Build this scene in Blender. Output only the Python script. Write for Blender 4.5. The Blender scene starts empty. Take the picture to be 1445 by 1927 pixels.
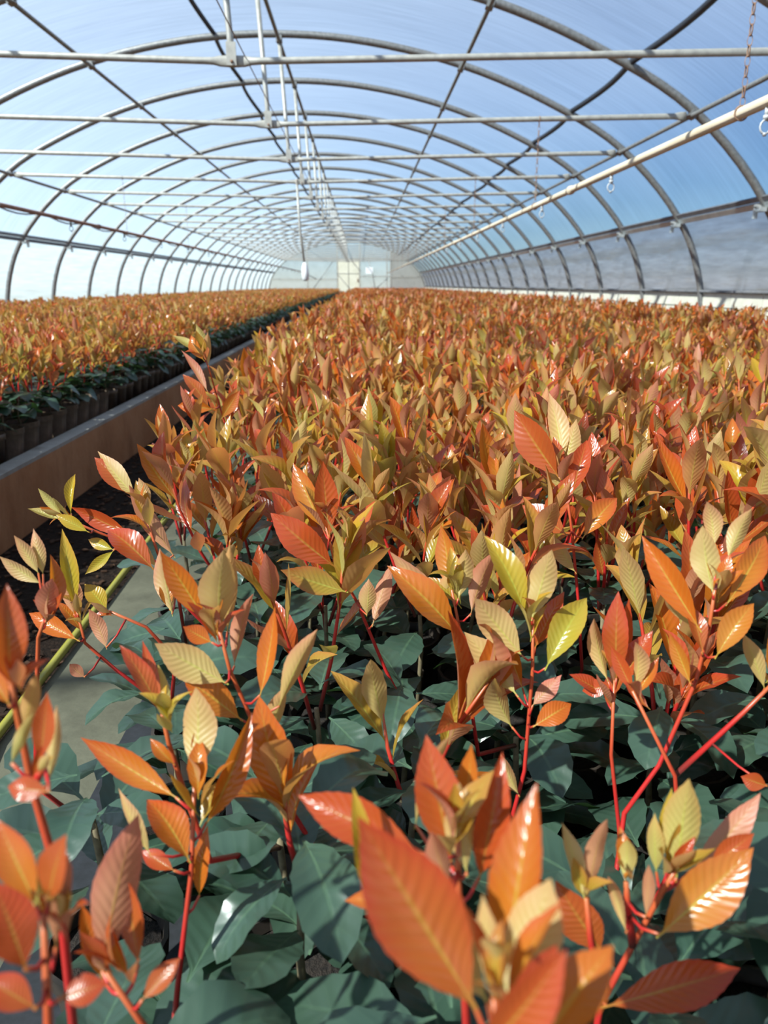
import bpy, math, random
import numpy as np
from mathutils import Matrix, Vector

scene = bpy.context.scene
COL = scene.collection
PI = math.pi

# ------------------------------------------------------------------ camera, sky, sun, exposure
EYE = 0.75                        # camera height over the aisle floor
FOCAL_PX = 1447.0                 # for a 1445 x 1927 frame
CAM_PITCH = 0.287267
CAM_YAW = 0.028160
cd = bpy.data.cameras.new('camera'); cam = bpy.data.objects.new('camera', cd); COL.objects.link(cam)
cd.sensor_fit = 'VERTICAL'; cd.sensor_height = 36.0; cd.lens = FOCAL_PX / 1927 * 36.0
cd.clip_start = 0.01; cd.clip_end = 300
cam.location = (0, 0, EYE)
cam.rotation_euler = (PI / 2 - CAM_PITCH, 0, -CAM_YAW)
cd.dof.use_dof = True; cd.dof.focus_distance = 0.95; cd.dof.aperture_fstop = 8.0
scene.camera = cam

SUN_TO = Vector((-0.62, -0.50, 0.72)).normalized()
w = bpy.data.worlds.new('world'); scene.world = w; w.use_nodes = True
nt = w.node_tree; nt.nodes.clear()
sky = nt.nodes.new('ShaderNodeTexSky'); sky.sky_type = 'NISHITA'; sky.sun_disc = False
sky.sun_elevation = math.asin(SUN_TO.z); sky.sun_rotation = math.atan2(SUN_TO.x, SUN_TO.y)
sky.air_density = 1.0; sky.dust_density = 0.0; sky.ozone_density = 4.0
bg = nt.nodes.new('ShaderNodeBackground'); bg.inputs[1].default_value = 0.15
wo = nt.nodes.new('ShaderNodeOutputWorld')
nt.links.new(sky.outputs[0], bg.inputs[0]); nt.links.new(bg.outputs[0], wo.inputs[0])
sl = bpy.data.lights.new('sun', 'SUN'); sl.energy = 24.0; sl.angle = math.radians(0.9); sl.color = (1.0, 0.84, 0.64)
so = bpy.data.objects.new('sun', sl); COL.objects.link(so)
so.rotation_euler = (-SUN_TO).to_track_quat('-Z', 'Y').to_euler(); so.location = (-6, -4, 12)
vs = scene.view_settings
vs.view_transform = 'Standard'; vs.look = 'None'; vs.gamma = 1.0; vs.use_curve_mapping = False
vs.exposure = 0.17
scene.cycles.transparent_max_bounces = 16

# ------------------------------------------------------------------ helpers
def link(o, parent=None):
    COL.objects.link(o)
    if parent is not None: o.parent = parent
    return o

def tag(o, label=None, cat=None, group=None, kind=None):
    if label: o['label'] = label
    if cat: o['category'] = cat
    if group: o['group'] = group
    if kind: o['kind'] = kind
    return o

def empty(name, loc=(0, 0, 0)):
    o = bpy.data.objects.new(name, None); o.empty_display_size = 0.05; o.location = loc
    return link(o)

class MB:
    """collects vertices, faces and one uv per vertex"""
    def __init__(s): s.v = []; s.f = []; s.uv = []
    def add(s, verts, faces, uvs=None):
        b = len(s.v); s.v += [tuple(x) for x in verts]
        s.uv += uvs if uvs else [(0.5, 0.5)] * len(verts)
        s.f += [tuple(i + b for i in f) for f in faces]; return s
    def box(s, c, size, rot=None):
        hx, hy, hz = [x / 2 for x in size]
        vs_ = [Vector((x, y, z)) for x in (-hx, hx) for y in (-hy, hy) for z in (-hz, hz)]
        if rot is not None: vs_ = [rot @ v for v in vs_]
        c = Vector(c)
        return s.add([v + c for v in vs_], [(0, 1, 3, 2), (4, 6, 7, 5), (0, 4, 5, 1), (2, 3, 7, 6), (0, 2, 6, 4), (1, 5, 7, 3)])
    def tube(s, pts, rad, n=8, cap=True, flat=None, ref=None):
        """rad: number or list; flat: list of (side, up) factors of the section"""
        pts = [Vector(p) for p in pts]; m = len(pts)
        rads = rad if isinstance(rad, (list, tuple)) else [rad] * m
        tot = sum((pts[i + 1] - pts[i]).length for i in range(m - 1)) or 1
        vs_, uv, run = [], [], 0
        t0 = (pts[1] - pts[0]).normalized()
        r = Vector(ref) if ref else (Vector((0, 0, 1)) if abs(t0.z) < 0.9 else Vector((1, 0, 0)))
        for i, q in enumerate(pts):
            t = (pts[min(i + 1, m - 1)] - pts[max(i - 1, 0)]).normalized()
            u = (r - t * r.dot(t)).normalized(); r = u; sd = t.cross(u)
            if i: run += (pts[i] - pts[i - 1]).length
            fs, fu = flat[i] if flat else (1, 1)
            for k in range(n):
                a = 2 * PI * k / n
                vs_.append(q + (sd * math.cos(a) * fs + u * math.sin(a) * fu) * rads[i]); uv.append((k / n, run / tot))
        fc = [(i * n + k, i * n + (k + 1) % n, (i + 1) * n + (k + 1) % n, (i + 1) * n + k) for i in range(m - 1) for k in range(n)]
        if cap: fc += [tuple(range(n - 1, -1, -1)), tuple((m - 1) * n + k for k in range(n))]
        return s.add(vs_, fc, uv)
    def lathe(s, prof, n=12, c=(0, 0, 0)):
        vs_ = [(c[0] + r * math.cos(2 * PI * k / n), c[1] + r * math.sin(2 * PI * k / n), c[2] + z) for r, z in prof for k in range(n)]
        fc = [(i * n + k, i * n + (k + 1) % n, (i + 1) * n + (k + 1) % n, (i + 1) * n + k) for i in range(len(prof) - 1) for k in range(n)]
        return s.add(vs_, fc)
    def ring(s, c, R, r, axis=(0, 1, 0), n=12, m=5, sx=1.0):
        c = Vector(c); ax = Vector(axis).normalized()
        a1 = Vector((0, 0, 1)) if abs(ax.z) < 0.9 else Vector((1, 0, 0))
        a1 = (a1 - ax * a1.dot(ax)).normalized(); a2 = ax.cross(a1)
        vs_ = []
        for i in range(n):
            a = 2 * PI * i / n; d = a1 * math.cos(a) + a2 * math.sin(a) * sx
            for k in range(m):
                b = 2 * PI * k / m
                vs_.append(c + d * R + (d * math.cos(b) + ax * math.sin(b)) * r)
        fc = [(i * m + k, ((i + 1) % n) * m + k, ((i + 1) % n) * m + (k + 1) % m, i * m + (k + 1) % m) for i in range(n) for k in range(m)]
        return s.add(vs_, fc)
    def mesh(s, name, mat, smooth=True):
        me = bpy.data.meshes.new(name); me.from_pydata(s.v, [], s.f)
        ul = me.uv_layers.new(name='UVMap')
        li = np.empty(len(me.loops), np.int32); me.loops.foreach_get('vertex_index', li)
        ul.data.foreach_set('uv', np.array(s.uv, np.float32)[li].ravel())
        if mat: me.materials.append(mat)
        if smooth: me.shade_smooth()
        me.update(); return me
    def obj(s, name, mat, parent=None, smooth=True):
        return link(bpy.data.objects.new(name, s.mesh(name, mat, smooth)), parent)

# ------------------------------------------------------------------ materials
def mat(name):
    m = bpy.data.materials.new(name); m.use_nodes = True; m.node_tree.nodes.clear()
    return m, m.node_tree
def N(t, typ, **kw):
    n = t.nodes.new('ShaderNode' + typ)
    for k, v in kw.items(): setattr(n, k, v)
    return n
def put(t, sock, val):
    if isinstance(val, bpy.types.NodeSocket): t.links.new(val, sock)
    else: sock.default_value = val
def math_(t, op, a, b=0.0, c=0.0):
    n = N(t, 'Math', operation=op); put(t, n.inputs[0], a); put(t, n.inputs[1], b); put(t, n.inputs[2], c); return n.outputs[0]
def mixc(t, f, a, b, mode='MIX'):
    n = N(t, 'Mix', data_type='RGBA', blend_type=mode)
    put(t, n.inputs[0], f)
    for s_, v in ((n.inputs[6], a), (n.inputs[7], b)): put(t, s_, v if isinstance(v, bpy.types.NodeSocket) else (*v, 1.0))
    return n.outputs[2]
def ramp(t, f, a, b):
    n = N(t, 'MapRange'); put(t, n.inputs[0], f); n.inputs[1].default_value = a; n.inputs[2].default_value = b; return n.outputs[0]
def noise(t, scale, detail=4.0, vec=None, rough=0.6):
    n = N(t, 'TexNoise'); n.inputs['Scale'].default_value = scale; n.inputs['Detail'].default_value = detail; n.inputs['Roughness'].default_value = rough
    if vec is not None: t.links.new(vec, n.inputs['Vector'])
    return n.outputs[0]
def objco(t, scale=(1, 1, 1)):
    g = N(t, 'TexCoord'); mp = N(t, 'Mapping'); mp.inputs['Scale'].default_value = scale
    t.links.new(g.outputs['Object'], mp.inputs[0]); return mp.outputs[0]
def principled(t, col, rough=0.5, metal=0.0, spec=0.5, normal=None):
    p = N(t, 'BsdfPrincipled')
    put(t, p.inputs['Base Color'], col if isinstance(col, bpy.types.NodeSocket) else (*col, 1.0))
    put(t, p.inputs['Roughness'], rough); put(t, p.inputs['Metallic'], metal); put(t, p.inputs['Specular IOR Level'], spec)
    if normal is not None: t.links.new(normal, p.inputs['Normal'])
    return p.outputs[0]
def out(t, sh): o = N(t, 'OutputMaterial'); t.links.new(sh, o.inputs[0])
def bump(t, h, strength=0.3, dist=0.01):
    b = N(t, 'Bump'); b.inputs['Strength'].default_value = strength; b.inputs['Distance'].default_value = dist
    t.links.new(h, b.inputs['Height']); return b.outputs[0]
def mixsh(t, f, a, b):
    n = N(t, 'MixShader'); put(t, n.inputs[0], f); t.links.new(a, n.inputs[1]); t.links.new(b, n.inputs[2]); return n.outputs[0]

def plain(name, c1, c2, scale=20.0, rough=0.6, metal=0.0, bstr=0.15, bdist=0.003, vec=(1, 1, 1), spec=0.5):
    m, t = mat(name); co = objco(t, vec); n = noise(t, scale, 5, co)
    out(t, principled(t, mixc(t, ramp(t, n, 0.3, 0.7), c1, c2), rough, metal, spec, bump(t, n, bstr, bdist))); return m

def film(name, clear, white, tint, streak=(1.0, 6.0, 1.0), dirt=None, blue=(0.97, 0.98, 1.0)):
    """greenhouse film: part clear, part milky (scatters light through), a little gloss"""
    m, t = mat(name); co = objco(t, streak); n = noise(t, 3.0, 6, co)
    tr = N(t, 'BsdfTransparent'); tr.inputs[0].default_value = (*tint, 1)
    tl = N(t, 'BsdfTranslucent'); df = N(t, 'BsdfDiffuse'); gl = N(t, 'BsdfGlossy'); gl.inputs['Roughness'].default_value = 0.35
    c = mixc(t, ramp(t, n, 0.3, 0.75), tuple(white * 0.68 * q for q in blue), tuple(white * q for q in blue))
    clearf = ramp(t, n, 0.2, 0.8)
    if dirt:
        g = N(t, 'TexCoord'); sx = N(t, 'SeparateXYZ'); t.links.new(g.outputs['Object'], sx.inputs[0])
        wob = math_(t, 'MULTIPLY_ADD', noise(t, 1.3, 5, objco(t, (1, 0.6, 3))), 0.22, -0.11)
        z = math_(t, 'ADD', sx.outputs[2], wob)
        band = math_(t, 'MULTIPLY', ramp(t, z, dirt[0], dirt[0] + 0.03), ramp(t, z, dirt[1], dirt[1] - 0.04))
        spots = ramp(t, noise(t, 5, 6, objco(t, (1, 0.5, 4))), 0.52, 0.72)
        d = math_(t, 'ADD', math_(t, 'MULTIPLY', band, 0.45), math_(t, 'MULTIPLY', spots, 0.35))
        c = mixc(t, d, c, (white * 0.42, white * 0.36, white * 0.34))
    t.links.new(c, tl.inputs[0]); t.links.new(c, df.inputs[0])
    milky = mixsh(t, 0.22, tl.outputs[0], df.outputs[0])
    milky = mixsh(t, 0.06, milky, gl.outputs[0])
    out(t, mixsh(t, math_(t, 'MULTIPLY_ADD', clearf, 0.10, clear - 0.05), milky, tr.outputs[0])); return m

M = {}
M['roof_film'] = film('roof film', 0.42, 0.40, (0.62, 0.80, 1.0), (0.5, 14.0, 0.5), blue=(0.52, 0.72, 1.0))
M['wall_film_left'] = film('left side film', 0.26, 0.42, (0.70, 0.83, 1.0), (1, 0.5, 9), blue=(0.50, 0.72, 1.0))
M['wall_film_right'] = film('right side film', 0.15, 0.62, (0.78, 0.84, 1.0), (1, 1, 9), dirt=(1.06, 1.20), blue=(0.64, 0.74, 1.0))
M['end_film'] = film('end film', 0.50, 0.66, (0.70, 0.82, 1.0), blue=(0.66, 0.79, 1.0))
M['end_curtain'] = film('end curtain', 0.12, 0.55, (0.9, 0.9, 0.95), (9, 1, 1))
M['steel'] = plain('galvanised steel', (0.17, 0.168, 0.165), (0.29, 0.285, 0.28), 35, 0.5, 0.55, 0.1, 0.002)
M['steel_pale'] = plain('pale galvanised steel', (0.32, 0.305, 0.28), (0.46, 0.44, 0.40), 25, 0.5, 0.3, 0.1, 0.002)
M['rail'] = plain('rail aluminium', (0.42, 0.45, 0.46), (0.55, 0.58, 0.58), 12, 0.45, 0.5, 0.05, 0.002)
M['rail_dark'] = plain('rail clamp strip', (0.10, 0.10, 0.11), (0.16, 0.16, 0.17), 12, 0.6)
M['shadow_band'] = plain('dark strap', (0.015, 0.02, 0.03), (0.03, 0.035, 0.05), 12, 0.7)  # near-black for the shadow bands modelled under the roof film
M['pvc'] = plain('cream pipe', (0.52, 0.42, 0.30), (0.66, 0.56, 0.43), 9, 0.45, 0, 0.05, 0.002, (1, 0.3, 1))
M['rusty_pipe'] = plain('rusty pipe', (0.22, 0.12, 0.09), (0.34, 0.20, 0.15), 14, 0.7)
M['rust'] = plain('rusty wire', (0.16, 0.07, 0.04), (0.34, 0.22, 0.15), 60, 0.8)
M['clear_plastic'] = plain('pale plastic', (0.36, 0.36, 0.37), (0.55, 0.55, 0.56), 30, 0.3)
M['black'] = plain('black plastic', (0.012, 0.012, 0.014), (0.03, 0.03, 0.032), 30, 0.45)
M['white'] = plain('white plastic', (0.75, 0.76, 0.78), (0.85, 0.85, 0.86), 10, 0.5)
M['door'] = plain('cream door sheet', (0.60, 0.57, 0.45), (0.70, 0.67, 0.55), 4, 0.6)
M['block'] = plain('cream base block', (0.58, 0.55, 0.46), (0.70, 0.67, 0.57), 8, 0.85)
M['pot'] = plain('nursery pot', (0.020, 0.017, 0.015), (0.055, 0.040, 0.030), 25, 0.55)
M['tray_pot'] = plain('dusty brown pot', (0.05, 0.034, 0.025), (0.17, 0.115, 0.075), 18, 0.55)
M['soil'] = plain('potting soil', (0.010, 0.007, 0.006), (0.035, 0.024, 0.018), 160, 0.95, 0, 0.8, 0.01)
M['aisle'] = plain('damp bark soil', (0.006, 0.004, 0.003), (0.030, 0.017, 0.011), 70, 0.95, 0, 0.9, 0.02, spec=0.15)
M['chip'] = plain('bark chip', (0.016, 0.009, 0.006), (0.09, 0.045, 0.026), 9, 0.9, spec=0.2)
M['fabric'] = plain('black ground fabric', (0.010, 0.011, 0.013), (0.022, 0.024, 0.03), 60, 0.8)
M['ground'] = plain('dry grass', (0.10, 0.11, 0.05), (0.22, 0.20, 0.11), 2, 0.95)
M['wood'] = plain('woody stem', (0.12, 0.09, 0.05), (0.26, 0.21, 0.12), 60, 0.8)

def concrete(name, a, b, stain):
    m, t = mat(name); co = objco(t); n1 = noise(t, 2.2, 8, co, 0.7); n2 = noise(t, 40, 4, co)
    c = mixc(t, ramp(t, n1, 0.38, 0.62), a, b); c = mixc(t, ramp(t, noise(t, 5, 6, objco(t, (1, 1, 0.4))), 0.5, 0.75), c, stain)
    out(t, principled(t, c, 0.85, 0, 0.3, bump(t, n2, 0.4, 0.004))); return m
M['kerb'] = concrete('stained kerb concrete', (0.40, 0.175, 0.08), (0.52, 0.27, 0.14), (0.27, 0.11, 0.05))
M['kerb_top'] = concrete('kerb cap concrete', (0.30, 0.28, 0.25), (0.42, 0.40, 0.37), (0.22, 0.18, 0.15))
M['slab'] = concrete('bed edge concrete', (0.085, 0.082, 0.055), (0.13, 0.125, 0.085), (0.05, 0.047, 0.032))

def hose_mat():
    m, t = mat('striped hose'); u = N(t, 'UVMap'); s_ = N(t, 'SeparateXYZ'); t.links.new(u.outputs[0], s_.inputs[0])
    f = ramp(t, math_(t, 'ABSOLUTE', math_(t, 'SUBTRACT', s_.outputs[0], 0.72)), 0.10, 0.12)
    out(t, principled(t, mixc(t, f, (0.05, 0.11, 0.035), (0.30, 0.27, 0.04)), 0.45)); return m
M['hose'] = hose_mat()

def leaf_mat(name, up1, up2, tip, un1, un2, untip, rib, trans, tf=0.36, rough=0.24, veins=13.0, bs=0.2):
    """two-sided leaf: upper and lower face of different colour, rib and veins, light glowing through"""
    m, t = mat(name)
    uv = N(t, 'UVMap'); s_ = N(t, 'SeparateXYZ'); t.links.new(uv.outputs[0], s_.inputs[0])
    oi = N(t, 'ObjectInfo'); at_ = N(t, 'Attribute', attribute_name='tint')
    r = math_(t, 'FRACT', math_(t, 'ADD', oi.outputs['Random'], at_.outputs['Fac']))
    r2 = math_(t, 'FRACT', math_(t, 'MULTIPLY', r, 7.31))
    e = math_(t, 'MULTIPLY', math_(t, 'ABSOLUTE', math_(t, 'SUBTRACT', s_.outputs[0], 0.5)), 2.0); v = s_.outputs[1]
    tipf = math_(t, 'MULTIPLY', ramp(t, math_(t, 'ADD', v, math_(t, 'MULTIPLY', math_(t, 'POWER', e, 3.0), 0.5)), 0.45, 1.15), math_(t, 'MULTIPLY_ADD', r2, 0.7, 0.3))
    a = mixc(t, tipf, mixc(t, r, up1, up2), tip); b = mixc(t, tipf, mixc(t, r2, un1, un2), untip)
    g = N(t, 'NewGeometry'); c = mixc(t, g.outputs['Backfacing'], a, b)
    ribf = math_(t, 'MULTIPLY', ramp(t, e, 0.10, 0.03), ramp(t, v, 1.0, 0.1))
    c = mixc(t, math_(t, 'MULTIPLY', ribf, 0.75), c, rib)
    c = mixc(t, math_(t, 'MULTIPLY', ramp(t, v, 0.14, 0.0), 0.8), c, rib)
    wv = math_(t, 'SINE', math_(t, 'MULTIPLY', math_(t, 'SUBTRACT', v, math_(t, 'MULTIPLY', e, 0.17)), veins * 2 * PI))
    c = mixc(t, math_(t, 'MULTIPLY', ramp(t, wv, 0.8, 1.0), 0.07), c, rib)
    nrm = bump(t, math_(t, 'ADD', math_(t, 'MULTIPLY', wv, math_(t, 'MULTIPLY_ADD', e, -0.4, 0.6)), math_(t, 'MULTIPLY', ribf, -1.5)), bs, 0.0012)
    ps = principled(t, c, math_(t, 'MULTIPLY_ADD', g.outputs['Backfacing'], 0.2, rough), 0, 0.5, nrm)
    tl = N(t, 'BsdfTranslucent'); t.links.new(mixc(t, 0.42, c, trans), tl.inputs[0])
    out(t, mixsh(t, tf, ps, tl.outputs[0])); return m

M['O'] = leaf_mat('copper orange leaf', (0.52, 0.12, 0.012), (0.48, 0.18, 0.022), (0.48, 0.065, 0.02), (0.55, 0.33, 0.11), (0.51, 0.255, 0.09), (0.58, 0.20, 0.11), (0.52, 0.46, 0.07), (0.95, 0.34, 0.015))
M['T'] = leaf_mat('olive tan leaf', (0.40, 0.23, 0.03), (0.36, 0.25, 0.035), (0.48, 0.14, 0.045), (0.51, 0.39, 0.135), (0.53, 0.345, 0.125), (0.58, 0.235, 0.14), (0.46, 0.48, 0.08), (0.90, 0.48, 0.03))
M['R'] = leaf_mat('brick red leaf', (0.44, 0.065, 0.014), (0.40, 0.10, 0.022), (0.44, 0.045, 0.022), (0.51, 0.25, 0.125), (0.47, 0.185, 0.10), (0.56, 0.15, 0.11), (0.46, 0.30, 0.05), (0.88, 0.20, 0.015))
M['Y'] = leaf_mat('yellow green leaf', (0.46, 0.30, 0.02), (0.38, 0.31, 0.035), (0.50, 0.22, 0.035), (0.50, 0.42, 0.13), (0.44, 0.38, 0.11), (0.52, 0.30, 0.10), (0.44, 0.50, 0.07), (0.88, 0.58, 0.03))
M['G'] = leaf_mat('mature green leaf', (0.032, 0.066, 0.046), (0.050, 0.090, 0.060), (0.042, 0.076, 0.053), (0.07, 0.14, 0.06), (0.09, 0.16, 0.07), (0.07, 0.13, 0.06), (0.09, 0.16, 0.09), (0.12, 0.30, 0.03), 0.14, 0.30, 8.0, 0.2)

def stem_mat():
    m, t = mat('red stem'); u = N(t, 'UVMap'); s_ = N(t, 'SeparateXYZ'); t.links.new(u.outputs[0], s_.inputs[0])
    c = mixc(t, ramp(t, s_.outputs[1], 0.55, 1.0), (0.44, 0.02, 0.018), (0.44, 0.11, 0.03))
    c = mixc(t, ramp(t, s_.outputs[1], 0.25, 0.0), c, (0.13, 0.035, 0.03))
    out(t, principled(t, c, 0.35)); return m
M['stem'] = stem_mat()

# ------------------------------------------------------------------ the tunnel's measures
ZK = math.cos(CAM_PITCH)
XC = -0.72                                   # tunnel axis
Y0, DY, NARCH = -3.56, 1.59, 29              # arches
YA = [Y0 + DY * k for k in range(NARCH)]
YEND = YA[-1]
def Zw(zp): return EYE + zp * ZK
def crom(pts, n):
    res = []
    for i in range(len(pts) - 1):
        p0, p1, p2, p3 = (np.array(pts[max(i - 1, 0)]), np.array(pts[i]), np.array(pts[i + 1]), np.array(pts[min(i + 2, len(pts) - 1)]))
        for k in range(n):
            t = k / n
            res.append(tuple(0.5 * (2 * p1 + (p2 - p0) * t + (2 * p0 - 5 * p1 + 4 * p2 - p3) * t * t + (3 * p1 - p0 - 3 * p2 + p3) * t ** 3)))
    return res + [tuple(pts[-1])]
_half = [(0, 2.17), (0.8, 2.112), (1.63, 1.927), (2.4, 1.628), (3.10, 1.23), (3.68, 0.62), (3.95, 0.0), (4.05, -0.782)]
PROF = crom([(-a, z) for a, z in _half[:0:-1]] + _half, 5)       # (offset from the axis, height in zp), left foot to right foot
PROF = [(a, Zw(z)) for a, z in PROF]
def prof_normal(i):
    a = PROF[max(i - 1, 0)]; b = PROF[min(i + 1, len(PROF) - 1)]
    d = Vector((b[0] - a[0], b[1] - a[1])).normalized(); return (-d.y, d.x)
def on_arch(z, side):
    """offset of the arch at height z on that side"""
    h = [q for q in PROF if q[0] * side >= 0]; h.sort(key=lambda q: q[1])
    for a, b in zip(h, h[1:]):
        if a[1] <= z <= b[1]: return a[0] + (b[0] - a[0]) * (z - a[1]) / (b[1] - a[1])
    return h[0][0]
ZRAIL = Zw(0.60)
ZBASE = 0.70

# ------------------------------------------------------------------ ground, floor, beds
MB().add([(-90, -60, -0.03), (90, -60, -0.03), (90, 160, -0.03), (-90, 160, -0.03)], [(0, 1, 2, 3)]).obj('ground', M['ground'])['kind'] = 'structure'
fl = MB().box((XC, (Y0 + YEND) / 2, -0.02), (8.3, YEND - Y0 + 0.4, 0.04)).obj('floor', M['aisle'], smooth=False); tag(fl, 'dark damp bark soil of the aisle between the beds', kind='structure')
KX, KTOP = -1.05, 0.22                        # kerb face and top
BEDZ = 0.185                                  # left bed surface
kb = MB().box((KX - 0.03, (Y0 + YEND) / 2, (KTOP - 0.012) / 2), (0.06, YEND - Y0, KTOP - 0.012)).obj('kerb', M['kerb'], smooth=False)
tag(kb, 'brown stained concrete kerb of the left raised bed', kind='structure')
MB().box((KX - 0.032, (Y0 + YEND) / 2, KTOP - 0.006), (0.064, YEND - Y0, 0.012)).obj('kerb_cap', M['kerb_top'], kb, smooth=False)
LBX0 = XC - 3.95
bl = MB().box(((KX - 0.06 + LBX0) / 2, (Y0 + YEND) / 2, BEDZ / 2), (KX - 0.06 - LBX0, YEND - Y0, BEDZ)).obj('raised_bed_ground', M['fabric'], smooth=False)
tag(bl, 'black fabric surface of the left raised bed', kind='structure')
RX0, RX1 = -0.60, 3.10
sb = MB().box(((RX0 + RX1) / 2, (Y0 + YEND) / 2, 0.015), (RX1 - RX0, YEND - Y0, 0.03)).obj('bed_slab_ground', M['slab'], smooth=False)
tag(sb, 'grey concrete strip under the edge of the right bed', kind='structure')
rb = MB().box(((RX0 + 0.20 + RX1) / 2, (Y0 + YEND) / 2, 0.032), (RX1 - RX0 - 0.20, YEND - Y0 - 0.1, 0.006)).obj('bed_fabric', M['fabric'], sb, smooth=False)

# ------------------------------------------------------------------ roof film with its frame
def film_sheet(i0, i1, off, bulge, step):
    mb = MB(); ys = []
    for k in range(NARCH - 1):
        ys += [(YA[k] + DY * j / step, math.sin(PI * j / step)) for j in range(step)]
    ys.append((YEND, 0))
    n = i1 - i0 + 1
    for y, b in ys:
        for i in range(i0, i1 + 1):
            nx, nz = prof_normal(i); o_ = off + bulge * b
            mb.v.append((XC + PROF[i][0] + nx * o_, y, PROF[i][1] + nz * o_)); mb.uv.append((0, 0))
    mb.f = [(r * n + c, r * n + c + 1, (r + 1) * n + c + 1, (r + 1) * n + c) for r in range(len(ys) - 1) for c in range(n - 1)]
    return mb
NP = len(PROF)
iL = min(i for i in range(NP) if PROF[i][1] >= ZRAIL); iR = max(i for i in range(NP) if PROF[i][1] >= ZRAIL)
ceil = film_sheet(iL, iR, 0.034, 0.05, 6).obj('ceiling', M['roof_film'])
tag(ceil, 'translucent film roof of the tunnel over steel arches', kind='structure')
iB = [i for i in range(NP) if PROF[i][1] >= 0.40]
wl = film_sheet(iB[0], iL, 0.036, 0.02, 4).obj('wall_left', M['wall_film_left']); tag(wl, 'bright translucent side film along the left bed', kind='structure')
iB2 = max(i for i in range(NP) if PROF[i][1] >= ZBASE - 0.06)
wr = film_sheet(iR, iB2 + 1, 0.036, 0.02, 4).obj('wall_right', M['wall_film_right']); tag(wr, 'grey dirt-streaked side film along the right bed', kind='structure')

arch_me = MB().tube([(XC + a, 0, z) for a, z in PROF], 0.031, 10, ref=(0, 1, 0)).mesh('arch', M['steel'])
for y in YA:
    o = link(bpy.data.objects.new('arch', arch_me), ceil); o.location.y = y
# purlins run lengthwise under the arches
PUR = {'ridge': (-0.695 - XC, 2.115), 'ul': (-1.608, 1.895), 'ur': (1.608, 1.895), 'll': (-3.075, 1.2), 'lr': (3.075, 1.2)}
for k, (a, z) in PUR.items():
    MB().tube([(XC + a, Y0, Zw(z)), (XC + a, YEND, Zw(z))], 0.0165, 8).obj('purlin', M['steel'], ceil)
cl_me = MB().box((0, 0, 0.012), (0.05, 0.07, 0.05)).mesh('clamp', M['steel'], False)
for k, (a, z) in PUR.items():
    for y in YA[3:17]:
        o = link(bpy.data.objects.new('clamp', cl_me), ceil); o.location = (XC + a, y, Zw(z)); o.rotation_euler.y = a * 0.19
# tie bars, flattened and bolted to the king strut in the middle, a little lower there
ZT, ZM, XM = Zw(1.2), Zw(1.128), -0.64
def tie_mesh():
    L, R_ = Vector((XC - 3.04, 0, ZT)), Vector((XC + 3.04, 0, ZT)); Cc = Vector((XM, 0, ZM))
    pts, rads, fl_ = [], [], []
    for (p, q, ts) in ((L, Cc, (0, .015, .03, .5, .955, .968, .98, 1)), (Cc, R_, (.02, .032, .045, .5, .97, .985, 1))):
        for t_ in ts: pts.append(p.lerp(q, t_))
    for p_ in pts:
        d = min(abs(p_.x - XM), abs(p_.x - L.x), abs(p_.x - R_.x)); f = min(1, max(0, (d - 0.05) / 0.055))
        rads.append(0.0165); fl_.append((0.35 + 0.65 * f, 1.75 - 0.75 * f))
    return MB().tube(pts, rads, 10, flat=fl_, ref=(0, 0, 1)).mesh('tie_bar', M['steel_pale'])
tie_me = tie_mesh()
def strut_mesh():
    top = Vector((-0.695, 0.0, Zw(2.10))); bot = Vector((XM, -0.016, ZM - 0.012)); d = (top - bot)
    pts = [bot - Vector((0, 0, 0.012)), bot + d * 0.03, bot + d * 0.07, bot + d * 0.085, bot + d * 0.12, top]
    return MB().tube(pts, 0.0165, 10, flat=[(1.35, .4), (1.35, .4), (1.3, .45), (1.05, .9), (1, 1), (1, 1)], ref=(0, 1, 0)).mesh('strut', M['steel_pale'])
strut_me = strut_mesh()
plate_me = MB().box((XM - 0.001, -0.030, ZM + 0.028), (0.046, 0.008, 0.105)).box((XM - 0.024, -0.022, ZM + 0.028), (0.006, 0.022, 0.105)).mesh('foot_plate', M['steel_pale'], False)
bolt_me = MB().tube([(XM, -0.042, ZM - 0.008), (XM, 0.012, ZM - 0.008)], 0.008, 6).mesh('bolt', M['rust'])
for y in YA[4:-1]:
    o = link(bpy.data.objects.new('tie_bar', tie_me), ceil); o.location.y = y
    s_ = link(bpy.data.objects.new('strut', strut_me), ceil); s_.location.y = y
    if y < 16: link(bpy.data.objects.new('foot_plate', plate_me), s_); link(bpy.data.objects.new('bolt', bolt_me), s_)
MB().tube([(-0.572, Y0, Zw(1.155))] + [(-0.572 + 0.003 * math.sin(k), y, Zw(1.146)) for k, y in enumerate(YA[1:-1])] + [(-0.572, YEND, Zw(1.146))], 0.0028, 5).obj('guide_wire', M['rust'], ceil)
# dark tubes under the film standing in for shadow bands, scalloped between the arches
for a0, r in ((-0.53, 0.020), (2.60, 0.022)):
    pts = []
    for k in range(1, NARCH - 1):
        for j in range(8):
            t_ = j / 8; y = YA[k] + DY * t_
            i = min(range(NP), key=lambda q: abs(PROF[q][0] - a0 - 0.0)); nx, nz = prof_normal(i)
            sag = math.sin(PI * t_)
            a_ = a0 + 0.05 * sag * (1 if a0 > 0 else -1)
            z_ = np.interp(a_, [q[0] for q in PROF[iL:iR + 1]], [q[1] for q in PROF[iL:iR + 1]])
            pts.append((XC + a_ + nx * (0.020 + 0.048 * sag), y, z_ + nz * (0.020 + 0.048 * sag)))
    MB().tube(pts, r, 6, flat=[(1, 1)] * len(pts)).obj('shadow_band', M['shadow_band'], ceil)

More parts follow.
